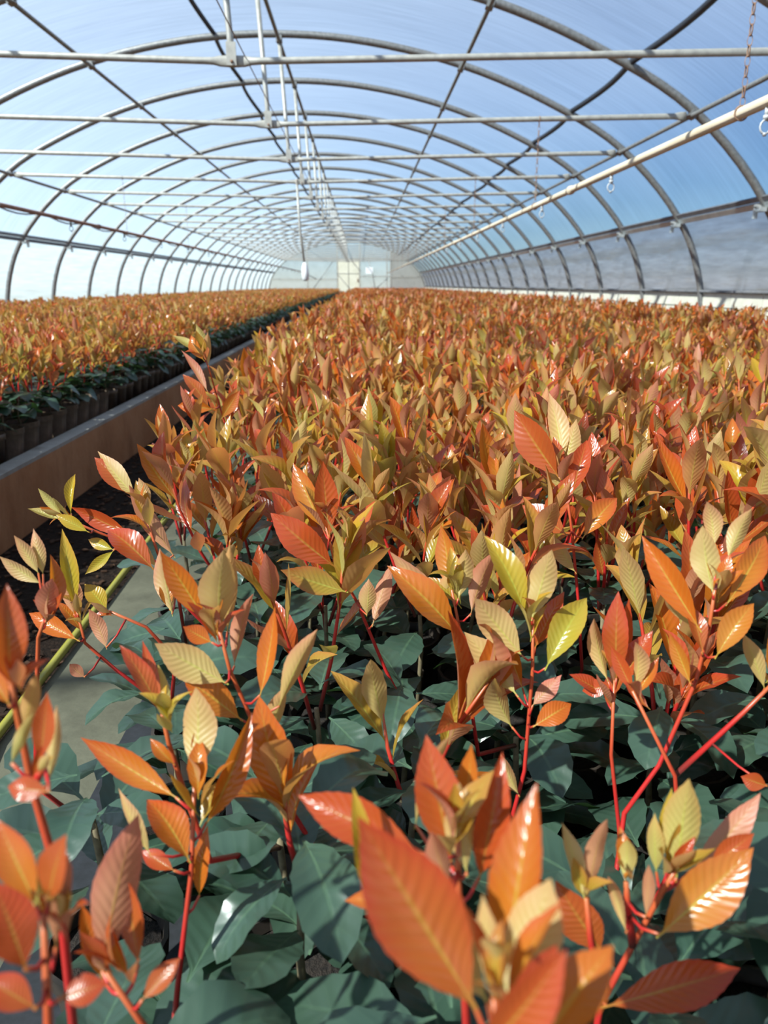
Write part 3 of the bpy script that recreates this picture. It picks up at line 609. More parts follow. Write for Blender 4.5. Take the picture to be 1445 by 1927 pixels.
# ------------------------------------------------------------------ single shoots seen close by, placed where they stand
HEROES = [
  ('photinia shoot with large blurred orange leaves nearest the lens at the bottom centre',
   [[(0.0453, 0.1877, 0.4719), (0.0437, 0.1916, 0.5026), (0.0413, 0.1938, 0.5273)]],
   [((0.0396, 0.2061, 0.5051), (-0.003, 0.2332, 0.5678), 0.032, 'u', 'R'),
    ((0.0453, 0.216, 0.4969), (0.0119, 0.2413, 0.5458), 0.0259, 'o', 'T'),
    ((0.0502, 0.2216, 0.4952), (0.0652, 0.255, 0.5632), 0.0207, 'u', 'O'),
    ((0.046, 0.2025, 0.5149), (0.0668, 0.2237, 0.547), 0.0207, 'o', 'T'),
    ((0.0453, 0.1857, 0.5213), (0.0623, 0.1972, 0.5438), 0.0155, 'u', 'R'),
    ((0.055, 0.1888, 0.5116), (0.0829, 0.2062, 0.5354), 0.019, 'u', 'O'),
    ((0.0343, 0.1795, 0.5206), (0.059, 0.1796, 0.5591), 0.0155, 'u', 'R'),
    ((0.0452, 0.2072, 0.5095), (0.04, 0.218, 0.5449), 0.0104, 'o', 'T')]),
  ('photinia with rust-red leaves and a brown leaf pointing left, just behind the lowest blurred leaves',
   [[(0.0511, 0.2983, 0.3799), (0.0478, 0.3048, 0.4276), (0.0451, 0.3101, 0.4714), (0.0444, 0.3105, 0.4989)]],
   [((0.0285, 0.3073, 0.4866), (-0.0342, 0.3331, 0.5032), 0.0217, 'u', 'R'),
    ((0.0426, 0.3154, 0.473), (0.0312, 0.3398, 0.5305), 0.023, 'u', 'R'),
    ((0.0488, 0.3038, 0.4768), (0.0449, 0.3268, 0.5139), 0.0153, 'o', 'T'),
    ((0.0566, 0.3177, 0.461), (0.0676, 0.3253, 0.5282), 0.0169, 'u', 'R'),
    ((0.0398, 0.2921, 0.4786), (0.0296, 0.3007, 0.5057), 0.0123, 'o', 'R'),
    ((0.0002, 0.2967, 0.4692), (-0.0039, 0.3065, 0.5237), 0.0107, 'u', 'Y'),
    ((0.0371, 0.3103, 0.4553), (-0.0131, 0.3144, 0.456), 0.0128, 'u', 'O'),
    ((0.0502, 0.3356, 0.4785), (0.0565, 0.3503, 0.5194), 0.0128, 'u', 'O'),
    ((0.0265, 0.3514, 0.4663), (0.043, 0.3557, 0.5258), 0.0102, 'o', 'T')]),
  ('photinia with a bright yellow leaf and an orange leaf at the lower right corner',
   [[(0.1342, 0.3475, 0.2994), (0.1383, 0.3507, 0.341), (0.1545, 0.3532, 0.3813), (0.1684, 0.3545, 0.4175), (0.1726, 0.3507, 0.4354)], [(0.1545, 0.3532, 0.3813), (0.1487, 0.3533, 0.4116), (0.1453, 0.3498, 0.4297)], [(0.1357, 0.3441, 0.3487), (0.1273, 0.3488, 0.3942), (0.1229, 0.3479, 0.4211)]],
   [((0.1732, 0.349, 0.4297), (0.1772, 0.3589, 0.4909), 0.0196, 'o', 'Y'),
    ((0.1574, 0.331, 0.4095), (0.2068, 0.3372, 0.4602), 0.0273, 'u', 'O'),
    ((0.1917, 0.37, 0.4178), (0.2412, 0.3932, 0.4501), 0.0166, 'o', 'R'),
    ((0.1268, 0.321, 0.373), (0.211, 0.336, 0.3817), 0.0232, 'u', 'R'),
    ((0.1359, 0.3482, 0.3812), (0.1077, 0.3541, 0.4249), 0.0238, 'u', 'R'),
    ((0.122, 0.3475, 0.4197), (0.1127, 0.3675, 0.4561), 0.0107, 'o', 'T'),
    ((0.1255, 0.3523, 0.4151), (0.1326, 0.3588, 0.4685), 0.0107, 'o', 'R'),
    ((0.1447, 0.3494, 0.4282), (0.1475, 0.3592, 0.453), 0.0101, 'o', 'Y'),
    ((0.169, 0.3652, 0.4207), (0.1655, 0.37, 0.4573), 0.0107, 'o', 'Y'),
    ((0.1786, 0.3717, 0.4223), (0.175, 0.3753, 0.4693), 0.0089, 'u', 'Y'),
    ((0.1436, 0.3366, 0.406), (0.1357, 0.3539, 0.4335), 0.0065, 'o', 'T'),
    ((0.1539, 0.3388, 0.4145), (0.1547, 0.344, 0.447), 0.0071, 'o', 'R'),
    ((0.1984, 0.3649, 0.4222), (0.2242, 0.3669, 0.4476), 0.0119, 'u', 'R')]),
  ('photinia shoot on a long red stem with a tan leaf standing upright, lower left',
   [[(-0.1341, 0.4088, 0.2498), (-0.1277, 0.4122, 0.2971), (-0.1158, 0.425, 0.3768), (-0.111, 0.4332, 0.4405)]],
   [((-0.1208, 0.4301, 0.4289), (-0.1904, 0.4616, 0.4539), 0.018, 'u', 'O'),
    ((-0.1114, 0.4337, 0.4421), (-0.11, 0.4628, 0.4923), 0.0249, 'o', 'T'),
    ((-0.1072, 0.4349, 0.4042), (-0.072, 0.4482, 0.4776), 0.018, 'u', 'O'),
    ((-0.1115, 0.4081, 0.3978), (-0.1423, 0.4345, 0.4313), 0.0235, 'u', 'O'),
    ((-0.1361, 0.41, 0.402), (-0.1584, 0.4244, 0.4407), 0.0111, 'o', 'T'),
    ((-0.1123, 0.4436, 0.4331), (-0.1043, 0.4627, 0.4774), 0.0124, 'u', 'O'),
    ((-0.1124, 0.4264, 0.3538), (-0.1072, 0.4342, 0.4026), 0.0124, 'u', 'O'),
    ((-0.1239, 0.4169, 0.3842), (-0.1483, 0.4274, 0.3924), 0.0117, 'u', 'R')]),
  ('photinia with two thin flame-orange leaves above the long-stemmed shoot, left',
   [[(-0.1118, 0.4611, 0.354), (-0.1262, 0.4656, 0.4045), (-0.1352, 0.4673, 0.4463), (-0.137, 0.4639, 0.4712)]],
   [((-0.137, 0.4636, 0.4702), (-0.1659, 0.4854, 0.5151), 0.0144, 'u', 'R'),
    ((-0.1409, 0.4753, 0.4672), (-0.1573, 0.5018, 0.507), 0.0093, 'u', 'R'),
    ((-0.1377, 0.4719, 0.4559), (-0.1445, 0.4941, 0.4933), 0.0093, 'o', 'Y'),
    ((-0.1283, 0.454, 0.4384), (-0.1455, 0.4576, 0.4569), 0.0086, 'u', 'O')]),
  ('photinia leaning left with a broad tan leaf over the red stems, left of centre',
   [[(-0.0217, 0.5232, 0.2663), (-0.0405, 0.524, 0.3083), (-0.0607, 0.5245, 0.3491), (-0.0861, 0.5331, 0.4166), (-0.1037, 0.5361, 0.4661), (-0.1087, 0.5338, 0.4986)]],
   [((-0.1026, 0.5225, 0.4609), (-0.1564, 0.5296, 0.4912), 0.0265, 'o', 'T'),
    ((-0.0939, 0.525, 0.4279), (-0.1373, 0.528, 0.4656), 0.024, 'u', 'O'),
    ((-0.1095, 0.5332, 0.4967), (-0.105, 0.541, 0.5618), 0.0297, 'o', 'T'),
    ((-0.1227, 0.553, 0.4987), (-0.1538, 0.5567, 0.5563), 0.0208, 'u', 'O'),
    ((-0.1063, 0.5496, 0.4888), (-0.1031, 0.564, 0.5581), 0.0144, 'o', 'O'),
    ((-0.0794, 0.5188, 0.4505), (-0.0659, 0.5432, 0.5144), 0.0176, 'u', 'O'),
    ((-0.0655, 0.5161, 0.4429), (-0.0354, 0.5173, 0.5097), 0.0152, 'o', 'T'),
    ((-0.1026, 0.5473, 0.4602), (-0.0907, 0.5717, 0.5174), 0.0136, 'o', 'R'),
    ((-0.0744, 0.5194, 0.411), (-0.0615, 0.5292, 0.4556), 0.0144, 'o', 'T'),
    ((-0.1143, 0.5317, 0.4909), (-0.1358, 0.5339, 0.5033), 0.0144, 'u', 'O'),
    ((-0.0604, 0.5075, 0.3718), (-0.032, 0.5268, 0.4054), 0.012, 'u', 'O')]),
  ('tall photinia shoot with olive and yellow leaves on a red stem, right of centre',
   [[(0.1262, 0.5859, 0.2284), (0.1304, 0.5858, 0.2752), (0.1421, 0.5891, 0.3342), (0.1471, 0.6024, 0.4261), (0.145, 0.6031, 0.4749)]],
   [((0.1391, 0.6035, 0.4757), (0.107, 0.6266, 0.5467), 0.0255, 'u', 'Y'),
    ((0.1423, 0.5972, 0.4761), (0.1588, 0.6095, 0.5362), 0.0237, 'o', 'T'),
    ((0.1365, 0.5939, 0.4429), (0.0947, 0.6107, 0.4924), 0.0283, 'o', 'T'),
    ((0.1547, 0.5903, 0.4324), (0.1947, 0.6181, 0.4931), 0.0265, 'u', 'Y'),
    ((0.1497, 0.6119, 0.4417), (0.1718, 0.6145, 0.4949), 0.0182, 'u', 'R'),
    ((0.1341, 0.5951, 0.4044), (0.0917, 0.631, 0.4499), 0.0283, 'o', 'T'),
    ((0.1304, 0.5926, 0.3743), (0.1068, 0.5959, 0.4271), 0.0255, 'o', 'T'),
    ((0.1416, 0.5664, 0.3927), (0.1762, 0.5769, 0.4091), 0.0201, 'u', 'O'),
    ((0.1425, 0.6125, 0.4006), (0.1238, 0.6419, 0.4523), 0.0182, 'u', 'O'),
    ((0.1489, 0.6189, 0.4651), (0.1552, 0.6221, 0.5236), 0.0119, 'u', 'Y'),
    ((0.1348, 0.5703, 0.3207), (0.1187, 0.5877, 0.3519), 0.0137, 'o', 'T'),
    ((0.1456, 0.5924, 0.3964), (0.1709, 0.5979, 0.424), 0.0164, 'o', 'R')]),
  ('photinia with mahogany leaves on a straight red stem beside the yellow-leaved shoot',
   [[(0.2316, 0.572, 0.2381), (0.2261, 0.572, 0.2842), (0.2153, 0.5796, 0.3556), (0.2143, 0.5863, 0.4246)]],
   [((0.2097, 0.5853, 0.4211), (0.195, 0.6064, 0.4762), 0.0155, 'o', 'T'),
    ((0.2161, 0.5859, 0.4237), (0.2107, 0.5903, 0.5025), 0.0219, 'u', 'R'),
    ((0.2229, 0.5978, 0.4222), (0.2261, 0.6031, 0.4941), 0.0128, 'u', 'R'),
    ((0.2189, 0.5852, 0.4215), (0.2436, 0.59, 0.4682), 0.021, 'u', 'R'),
    ((0.2154, 0.5957, 0.4142), (0.1918, 0.6013, 0.4062), 0.0155, 'u', 'R'),
    ((0.2126, 0.5985, 0.4022), (0.1809, 0.6004, 0.4235), 0.0137, 'u', 'R')]),
  ('photinia with flame-orange leaf and tan leaf on a forked leaning red stem, right edge',
   [[(0.2148, 0.5397, 0.2671), (0.218, 0.5436, 0.3231), (0.2429, 0.544, 0.3689), (0.269, 0.5524, 0.4423), (0.2747, 0.5535, 0.4888), (0.2737, 0.5507, 0.5217)], [(0.255, 0.5137, 0.31), (0.2463, 0.5207, 0.3752), (0.2089, 0.5302, 0.4462)], [(0.2512, 0.5309, 0.3679), (0.3017, 0.5335, 0.4239), (0.3208, 0.5294, 0.4541)]],
   [((0.2631, 0.5416, 0.4899), (0.2226, 0.5777, 0.5569), 0.0224, 'u', 'O'),
    ((0.2729, 0.5496, 0.5178), (0.2691, 0.5782, 0.5644), 0.0232, 'o', 'T'),
    ((0.2847, 0.5524, 0.5074), (0.3303, 0.5845, 0.5569), 0.0232, 'u', 'O'),
    ((0.2706, 0.5301, 0.4728), (0.2992, 0.5392, 0.5183), 0.0199, 'u', 'O'),
    ((0.2891, 0.568, 0.5395), (0.3068, 0.5773, 0.5816), 0.0149, 'o', 'T'),
    ((0.2822, 0.5769, 0.5477), (0.2781, 0.5893, 0.5841), 0.0149, 'o', 'T'),
    ((0.2638, 0.5367, 0.4732), (0.2566, 0.556, 0.5108), 0.0149, 'u', 'R'),
    ((0.265, 0.5647, 0.4837), (0.2413, 0.567, 0.5109), 0.0116, 'o', 'T'),
    ((0.2545, 0.5301, 0.4502), (0.2411, 0.5488, 0.4868), 0.0124, 'u', 'O'),
    ((0.2983, 0.4808, 0.3934), (0.2807, 0.4869, 0.3976), 0.0141, 'u', 'R'),
    ((0.2139, 0.5402, 0.4381), (0.1994, 0.5597, 0.4705), 0.0124, 'u', 'R'),
    ((0.216, 0.5455, 0.435), (0.2183, 0.5489, 0.4825), 0.0133, 'o', 'T'),
    ((0.2151, 0.5396, 0.4361), (0.2379, 0.5557, 0.4601), 0.0124, 'u', 'O'),
    ((0.3187, 0.5378, 0.4401), (0.2974, 0.5427, 0.4889), 0.0141, 'o', 'T'),
    ((0.323, 0.5389, 0.4442), (0.326, 0.5503, 0.4942), 0.0149, 'u', 'O')]),
  ('photinia with a broad rust leaf held high above its neighbours, upper right',
   [[(0.2787, 0.8807, 0.277), (0.2694, 0.8888, 0.3692), (0.2571, 0.8961, 0.4583), (0.2424, 0.9006, 0.538)]],
   [((0.239, 0.8965, 0.5238), (0.1842, 0.9302, 0.6019), 0.0424, 'u', 'R'),
    ((0.2455, 0.9137, 0.5402), (0.2359, 0.9597, 0.6184), 0.0283, 'o', 'T'),
    ((0.2517, 0.8903, 0.5041), (0.2702, 0.9057, 0.5746), 0.0244, 'u', 'R'),
    ((0.2469, 0.8772, 0.4591), (0.1961, 0.9062, 0.4913), 0.0321, 'u', 'R'),
    ((0.2642, 0.8754, 0.4548), (0.3088, 0.8934, 0.5075), 0.0283, 'u', 'O'),
    ((0.2483, 0.9171, 0.5307), (0.2625, 0.9295, 0.5912), 0.0219, 'o', 'T'),
    ((0.2574, 0.8638, 0.4147), (0.2279, 0.8735, 0.4591), 0.0193, 'o', 'T'),
    ((0.2532, 0.903, 0.4836), (0.2252, 0.9111, 0.5423), 0.0219, 'o', 'T')]),
  ('photinia leaning left with a dusty red leaf and a glossy drooping leaf, centre',
   [[(0.0451, 0.7848, 0.284), (0.0236, 0.7828, 0.3329), (-0.0087, 0.7906, 0.4143), (-0.0313, 0.7875, 0.4595), (-0.0405, 0.7844, 0.506)]],
   [((-0.0296, 0.7708, 0.4609), (-0.0971, 0.7708, 0.5206), 0.0351, 'u', 'R'),
    ((-0.0361, 0.7799, 0.4913), (-0.0427, 0.7898, 0.5726), 0.0249, 'u', 'R'),
    ((-0.0427, 0.7992, 0.4923), (-0.0778, 0.8313, 0.5611), 0.0261, 'u', 'O'),
    ((-0.0222, 0.7702, 0.4598), (0.0098, 0.8148, 0.5266), 0.0204, 'u', 'O'),
    ((-0.0165, 0.7517, 0.4399), (-0.0859, 0.7486, 0.4657), 0.0283, 'u', 'T'),
    ((-0.0255, 0.78, 0.45), (0.0037, 0.7824, 0.5151), 0.0193, 'o', 'R'),
    ((0.0084, 0.7517, 0.4), (0.0295, 0.7899, 0.458), 0.0193, 'o', 'R'),
    ((-0.0412, 0.7951, 0.4997), (-0.0305, 0.8116, 0.5487), 0.0147, 'o', 'T'),
    ((0.0028, 0.7385, 0.4183), (0.0059, 0.7484, 0.4559), 0.0193, 'o', 'T')]),
  ('photinia with crossed olive and orange leaves in the middle of the bed',
   [[(0.1169, 0.6883, 0.2842), (0.1071, 0.6908, 0.3447), (0.0966, 0.6958, 0.4133), (0.0857, 0.6956, 0.4647)]],
   [((0.0931, 0.6822, 0.4199), (0.0249, 0.6937, 0.4947), 0.0332, 'u', 'O'),
    ((0.0939, 0.6781, 0.4275), (0.0265, 0.7094, 0.4988), 0.0228, 'o', 'T'),
    ((0.087, 0.7053, 0.4551), (0.0801, 0.7386, 0.5175), 0.0238, 'u', 'O'),
    ((0.0918, 0.6925, 0.4547), (0.1016, 0.707, 0.5044), 0.0187, 'o', 'T'),
    ((0.1036, 0.6878, 0.4398), (0.1262, 0.705, 0.5049), 0.0207, 'o', 'R'),
    ((0.0716, 0.7052, 0.4324), (0.0918, 0.7082, 0.4875), 0.0155, 'o', 'T'),
    ((0.1006, 0.6732, 0.3901), (0.1285, 0.6906, 0.4154), 0.0187, 'o', 'R')]),
  ('photinia leaf pair of blurred flame red at the left border',
   [[(-0.153, 0.3167, 0.4346), (-0.1565, 0.3229, 0.4809), (-0.1623, 0.3259, 0.5158), (-0.1665, 0.3306, 0.5568), (-0.1656, 0.3277, 0.5725)], [(-0.1592, 0.3196, 0.5203), (-0.1498, 0.316, 0.5343)]],
   [((-0.1661, 0.327, 0.5701), (-0.1617, 0.3301, 0.619), 0.0154, 'u', 'R'),
    ((-0.1523, 0.3161, 0.5343), (-0.1486, 0.3264, 0.5669), 0.0104, 'u', 'R'),
    ((-0.1516, 0.318, 0.5198), (-0.1495, 0.3366, 0.5535), 0.0065, 'o', 'T'),
    ((-0.1689, 0.3351, 0.5335), (-0.1581, 0.3394, 0.5717), 0.0085, 'o', 'O'),
    ((-0.1657, 0.3242, 0.5606), (-0.1825, 0.3347, 0.5801), 0.0109, 'u', 'O'),
    ((-0.1659, 0.3165, 0.5343), (-0.1589, 0.3298, 0.5543), 0.006, 'o', 'Y'),
    ((-0.1425, 0.302, 0.53), (-0.1638, 0.305, 0.531), 0.0109, 'u', 'R')]),
  ('photinia with blurred brick-red leaves in the bottom left corner',
   [[(-0.1288, 0.2335, 0.4266), (-0.127, 0.241, 0.4734), (-0.1259, 0.2469, 0.5146)]],
   [((-0.1279, 0.2476, 0.5166), (-0.1469, 0.2636, 0.5448), 0.0145, 'u', 'O'),
    ((-0.1242, 0.248, 0.5186), (-0.1162, 0.2509, 0.5469), 0.0149, 'u', 'R'),
    ((-0.1274, 0.231, 0.503), (-0.1389, 0.2406, 0.5358), 0.0187, 'u', 'R'),
    ((-0.1261, 0.2524, 0.4907), (-0.1189, 0.2582, 0.5347), 0.01, 'o', 'R'),
    ((-0.1204, 0.2374, 0.4828), (-0.1031, 0.2419, 0.4851), 0.0116, 'u', 'R'),
    ((-0.1314, 0.2544, 0.4969), (-0.1374, 0.2618, 0.5321), 0.0075, 'o', 'Y'),
    ((-0.1235, 0.227, 0.4896), (-0.1433, 0.2309, 0.5011), 0.0124, 'u', 'R')]),
  ('photinia with one big olive leaf with wavy edge, lower left',
   [[(-0.1041, 0.2932, 0.3741), (-0.1098, 0.2937, 0.4013), (-0.1253, 0.2957, 0.4327)]],
   [((-0.1279, 0.2951, 0.4302), (-0.1188, 0.3381, 0.4907), 0.023, 'o', 'R'),
    ((-0.113, 0.3054, 0.4244), (-0.1238, 0.3279, 0.4629), 0.0123, 'u', 'R'),
    ((-0.1088, 0.2913, 0.4192), (-0.0922, 0.3031, 0.4326), 0.0107, 'u', 'R'),
    ((-0.1308, 0.3038, 0.4173), (-0.1423, 0.3154, 0.4553), 0.0102, 'u', 'O')]),
  ('photinia on a bare pink stem with dull pink leaves beside the aisle',
   [[(-0.2813, 0.572, 0.3388), (-0.2754, 0.5801, 0.4107), (-0.2679, 0.585, 0.4717), (-0.2574, 0.5776, 0.4915)]],
   [((-0.2607, 0.5881, 0.4844), (-0.2523, 0.6047, 0.5377), 0.0171, 'u', 'O'),
    ((-0.2541, 0.5712, 0.4912), (-0.2522, 0.5863, 0.5234), 0.0189, 'o', 'R'),
    ((-0.2689, 0.6082, 0.5093), (-0.3046, 0.616, 0.5304), 0.012, 'o', 'T'),
    ((-0.2715, 0.6106, 0.517), (-0.2902, 0.6172, 0.5496), 0.0111, 'o', 'T'),
    ((-0.2705, 0.6159, 0.5139), (-0.2787, 0.6263, 0.5522), 0.012, 'o', 'T')]),
  ('photinia reaching out over the yellow hose with an orange oval leaf',
   [[(-0.2263, 0.7607, 0.3094), (-0.2677, 0.7571, 0.3497), (-0.2962, 0.7518, 0.3855), (-0.2984, 0.7467, 0.4244)], [(-0.2044, 0.7589, 0.3618), (-0.2312, 0.7548, 0.4017), (-0.2652, 0.7458, 0.4244)]],
   [((-0.2995, 0.7467, 0.4244), (-0.307, 0.757, 0.5095), 0.0166, 'u', 'Y'),
    ((-0.3012, 0.7455, 0.4202), (-0.3123, 0.7552, 0.458), 0.0133, 'o', 'R'),
    ((-0.2978, 0.7459, 0.4218), (-0.3051, 0.7677, 0.4548), 0.0133, 'o', 'R'),
    ((-0.2959, 0.7377, 0.3942), (-0.3573, 0.764, 0.4163), 0.0199, 'u', 'O'),
    ((-0.2663, 0.7458, 0.4244), (-0.2911, 0.7579, 0.4507), 0.0199, 'u', 'Y'),
    ((-0.2637, 0.7235, 0.3917), (-0.2807, 0.7369, 0.4315), 0.0155, 'o', 'R'),
    ((-0.2974, 0.7514, 0.398), (-0.3213, 0.7591, 0.4314), 0.0133, 'u', 'O'),
    ((-0.2841, 0.7105, 0.367), (-0.2985, 0.7109, 0.382), 0.0122, 'o', 'R')]),
  ('photinia twig with lime-green young leaves hanging over the dark aisle',
   [[(-0.2466, 0.9481, 0.3803), (-0.2893, 0.9432, 0.4265), (-0.3372, 0.9322, 0.452), (-0.375, 0.9208, 0.4767)]],
   [((-0.3711, 0.9207, 0.4767), (-0.3991, 0.9264, 0.5094), 0.0105, 'o', 'Y'),
    ((-0.3606, 0.9204, 0.4767), (-0.3626, 0.9458, 0.5273), 0.0118, 'u', 'Y'),
    ((-0.3727, 0.9135, 0.4735), (-0.4123, 0.9272, 0.4848), 0.0105, 'o', 'Y'),
    ((-0.3342, 0.9023, 0.4603), (-0.3739, 0.9073, 0.4821), 0.0158, 'u', 'Y'),
    ((-0.3078, 0.9068, 0.4358), (-0.3428, 0.9176, 0.4464), 0.0144, 'u', 'Y'),
    ((-0.3058, 0.9011, 0.4378), (-0.3428, 0.9012, 0.4068), 0.0131, 'u', 'Y'),
    ((-0.2883, 0.9223, 0.4478), (-0.3665, 0.9453, 0.4799), 0.0223, 'u', 'R')]),
  ('photinia with a ribbed glossy copper leaf at the edge of the bed',
   [[(-0.1837, 0.8314, 0.3654), (-0.2166, 0.8271, 0.4078), (-0.2301, 0.8236, 0.4546), (-0.2427, 0.8229, 0.5111)]],
   [((-0.2271, 0.7921, 0.4506), (-0.2841, 0.8169, 0.498), 0.0317, 'u', 'R'),
    ((-0.2256, 0.8041, 0.4492), (-0.2789, 0.8299, 0.4908), 0.02, 'o', 'T'),
    ((-0.255, 0.839, 0.522), (-0.2994, 0.8498, 0.5656), 0.0235, 'u', 'R'),
    ((-0.2497, 0.8268, 0.5235), (-0.2984, 0.8521, 0.5711), 0.0235, 'o', 'T'),
    ((-0.2109, 0.8183, 0.4563), (-0.261, 0.8337, 0.5358), 0.02, 'o', 'R'),
    ((-0.2369, 0.8227, 0.5111), (-0.2473, 0.8336, 0.5448), 0.0141, 'o', 'T'),
    ((-0.2039, 0.7609, 0.4109), (-0.221, 0.7937, 0.4745), 0.0223, 'o', 'T'),
    ((-0.2082, 0.7682, 0.4139), (-0.2177, 0.7825, 0.445), 0.0141, 'u', 'O')]),
  ('tall photinia shoot standing above its row where the aisle narrows',
   [[(-0.2642, 1.6106, 0.3754), (-0.2972, 1.616, 0.5), (-0.3127, 1.6072, 0.5782), (-0.317, 1.5851, 0.6123)]],
   [((-0.3171, 1.5821, 0.6021), (-0.3476, 1.5925, 0.6538), 0.0236, 'u', 'O'),
    ((-0.3216, 1.599, 0.6165), (-0.3363, 1.6317, 0.6705), 0.0214, 'o', 'Y'),
    ((-0.3101, 1.5637, 0.5404), (-0.3622, 1.6003, 0.6217), 0.0214, 'o', 'R'),
    ((-0.3223, 1.5883, 0.6226), (-0.381, 1.6031, 0.6511), 0.0171, 'o', 'Y'),
    ((-0.311, 1.591, 0.5906), (-0.3103, 1.5935, 0.6589), 0.0171, 'o', 'T'),
    ((-0.3107, 1.5725, 0.5068), (-0.3654, 1.6003, 0.5791), 0.0279, 'u', 'R'),
    ((-0.2942, 1.5421, 0.5115), (-0.3716, 1.5377, 0.521), 0.03, 'u', 'O'),
    ((-0.2859, 1.5478, 0.4891), (-0.2493, 1.5718, 0.5445), 0.0257, 'u', 'O')]),
]
prng = random.Random(21)
BX0 = -0.34                                   # first row of pots beside the aisle
eye = Vector((0, 0, EYE))
hero_spots = []
for label, stems, leaves in HEROES:
    base = Vector(stems[0][0]); foot = Vector((base.x + (0.02 if base.x < -.3 else 0.0), max(base.y + 0.03, 0.12), 0.03))
    foot.x = max(foot.x, -0.25)
    for _ in range(40):                                  # no two pots in one place
        hit = [h for h in hero_spots if (h - foot).length < 0.12]
        if not hit: break
        dv = foot - hit[0]; foot += (dv.normalized() if dv.length > 1e-4 else Vector((1, 0, 0))) * 0.03; foot.z = 0.03
    hero_spots.append(foot.copy())
    tz = max(POT_H + 0.03, min(0.25, base.z - 0.03 - 0.03))
    spec = {'trunk': ([Vector((0, 0, POT_H * .8)), Vector((0.004, 0.003, tz * .7)), Vector((0, 0, tz))], [0.0042, 0.0038, 0.0032]), 'shoots': [], 'green': green_leaves(prng, tz - .09, tz + .05, 14, 1.12)}
    chains = [[Vector(p) - foot for p in s] for s in stems]
    chains[0] = [Vector((0, 0, tz - 0.01))] + chains[0]
    for q in range(1, len(chains)):                       # side stems start on another stem or at the trunk
        if min((p - chains[q][0]).length for r_ in range(q) for p in chains[r_]) > 0.02:
            chains[q] = [Vector((0, 0, tz - 0.02))] + chains[q]
    lf = [[] for _ in chains]
    for b, t, wd, side, typ in leaves:
        b = Vector(b) - foot; t = Vector(t) - foot; d = t - b; mid = (b + t) / 2 + foot
        view = (eye - mid).normalized() * (1 if side == 'u' else -1)
        view += Vector((prng.uniform(-.5, .5), prng.uniform(-.3, .3), prng.uniform(-.2, .4)))
        si = min(range(len(chains)), key=lambda i: min((p - b).length for p in chains[i]))
        lf[si].append(((typ, prng.choice((0, 0, 1, 2, 3)), 'fine'), leaf_matrix(b, d, view, d.length * 1.02, wd * 1.0)))
        # stalk from the leaf's foot to its stem
        segs = [(chains[si][i], chains[si][i + 1]) for i in range(len(chains[si]) - 1)]
        best = None
        for p, q in segs:
            pq = q - p; k = max(0, min(1, (b - p).dot(pq) / max(1e-9, pq.length_squared) - 0.12)); c = p + pq * k
            if best is None or (c - b).length < (best - b).length: best = c
        if 0.004 < (best - b).length < 0.09: lf[si].append(('stalk', [best, best.lerp(b, .5) - Vector((0, 0, .002)), b + d * 0.04]))
    for ch, ll in zip(chains, lf):
        n = len(ch); spec['shoots'].append((ch, [0.0026 - 0.0013 * i / max(1, n - 1) for i in range(n)], [q for q in ll if q[0] != 'stalk']))
    ml = sum((Vector(q[1]) - Vector(q[0])).length for q in leaves) / len(leaves)
    main = spec['shoots'][0]                              # young leaves crowded round the stem between the big ones
    fill = shoot(prng, main[0][-2].lerp(main[0][-1], 0.2), main[0][-1], 7, ml * 0.62)[2]
    main[2].extend(fill[1:])
    for q in spec['shoots'][1:]:
        if len(q[0]) > 1: q[2].extend(shoot(prng, q[0][-2].lerp(q[0][-1], 0.5), q[0][-1], 4, ml * 0.5)[2][1:])
    root = plant_objects(*foot, spec, False, label, None)
    for ll in lf:
        for q in ll:
            if q[0] == 'stalk': MB().tube(q[1], [0.0012, 0.0010, 0.0009], 5).obj('leaf_stalk', M['stem'], root)

# ------------------------------------------------------------------ the beds of potted photinia
def ordinal(n): return '%d%s' % (n, 'th' if 10 < n % 100 < 14 else {1: 'st', 2: 'nd', 3: 'rd'}.get(n % 10, 'th'))
def in_frame(p, margin=40):
    d = p - eye; f = Vector((math.sin(CAM_YAW) * math.cos(CAM_PITCH), math.cos(CAM_YAW) * math.cos(CAM_PITCH), -math.sin(CAM_PITCH)))
    r = Vector((math.cos(CAM_YAW), -math.sin(CAM_YAW), 0)); u_ = r.cross(f); z = d.dot(f)
    if z < 0.12: return None
    a, b = d.dot(r) / z * FOCAL_PX, d.dot(u_) / z * FOCAL_PX
    return z if abs(a) < 722 + margin and abs(b) < 963 + margin else None
SP = 0.128
spots = []
for j in range(int(41.0 / SP)):
    y = 0.10 + j * SP
    for i in range(int((RX1 - BX0 - 0.07) / SP)):
        x = BX0 + i * SP + (SP / 2 if j % 2 else 0) * 0.5
        spots.append((x + prng.uniform(-.008, .008), y + prng.uniform(-.008, .008), 0.035, False, i, j))
    for i in range(int((KX - 0.10 - (XC - 3.80)) / SP)):
        x = KX - 0.125 - i * SP
        if y > 1.2: spots.append((x + prng.uniform(-.004, .004), y + prng.uniform(-.004, .004), BEDZ, True, i, j))
for j in range(1, 4):                                  # a few rows beside and behind the camera
    for i in range(24):
        x = BX0 + i * SP; y = 0.10 - j * SP
        if x > 0.35: spots.append((x, y, 0.035, False, i, -j))
spots = [s for s in spots if s[3] or not (s[0] < -0.22 and s[1] < 1.25)]       # the corner by the aisle stays thin
spots = [s for s in spots if s[3] or all((Vector(s[:3]) - h).length > 0.085 for h in hero_spots)]
seen = []
for k, s in enumerate(spots):
    z = in_frame(Vector((s[0], s[1], s[2] + 0.36)))
    if z is not None: seen.append((z, k))
seen.sort()
single = set(k for z, k in seen[:300 - len(HEROES)])
mass = {False: [], True: []}
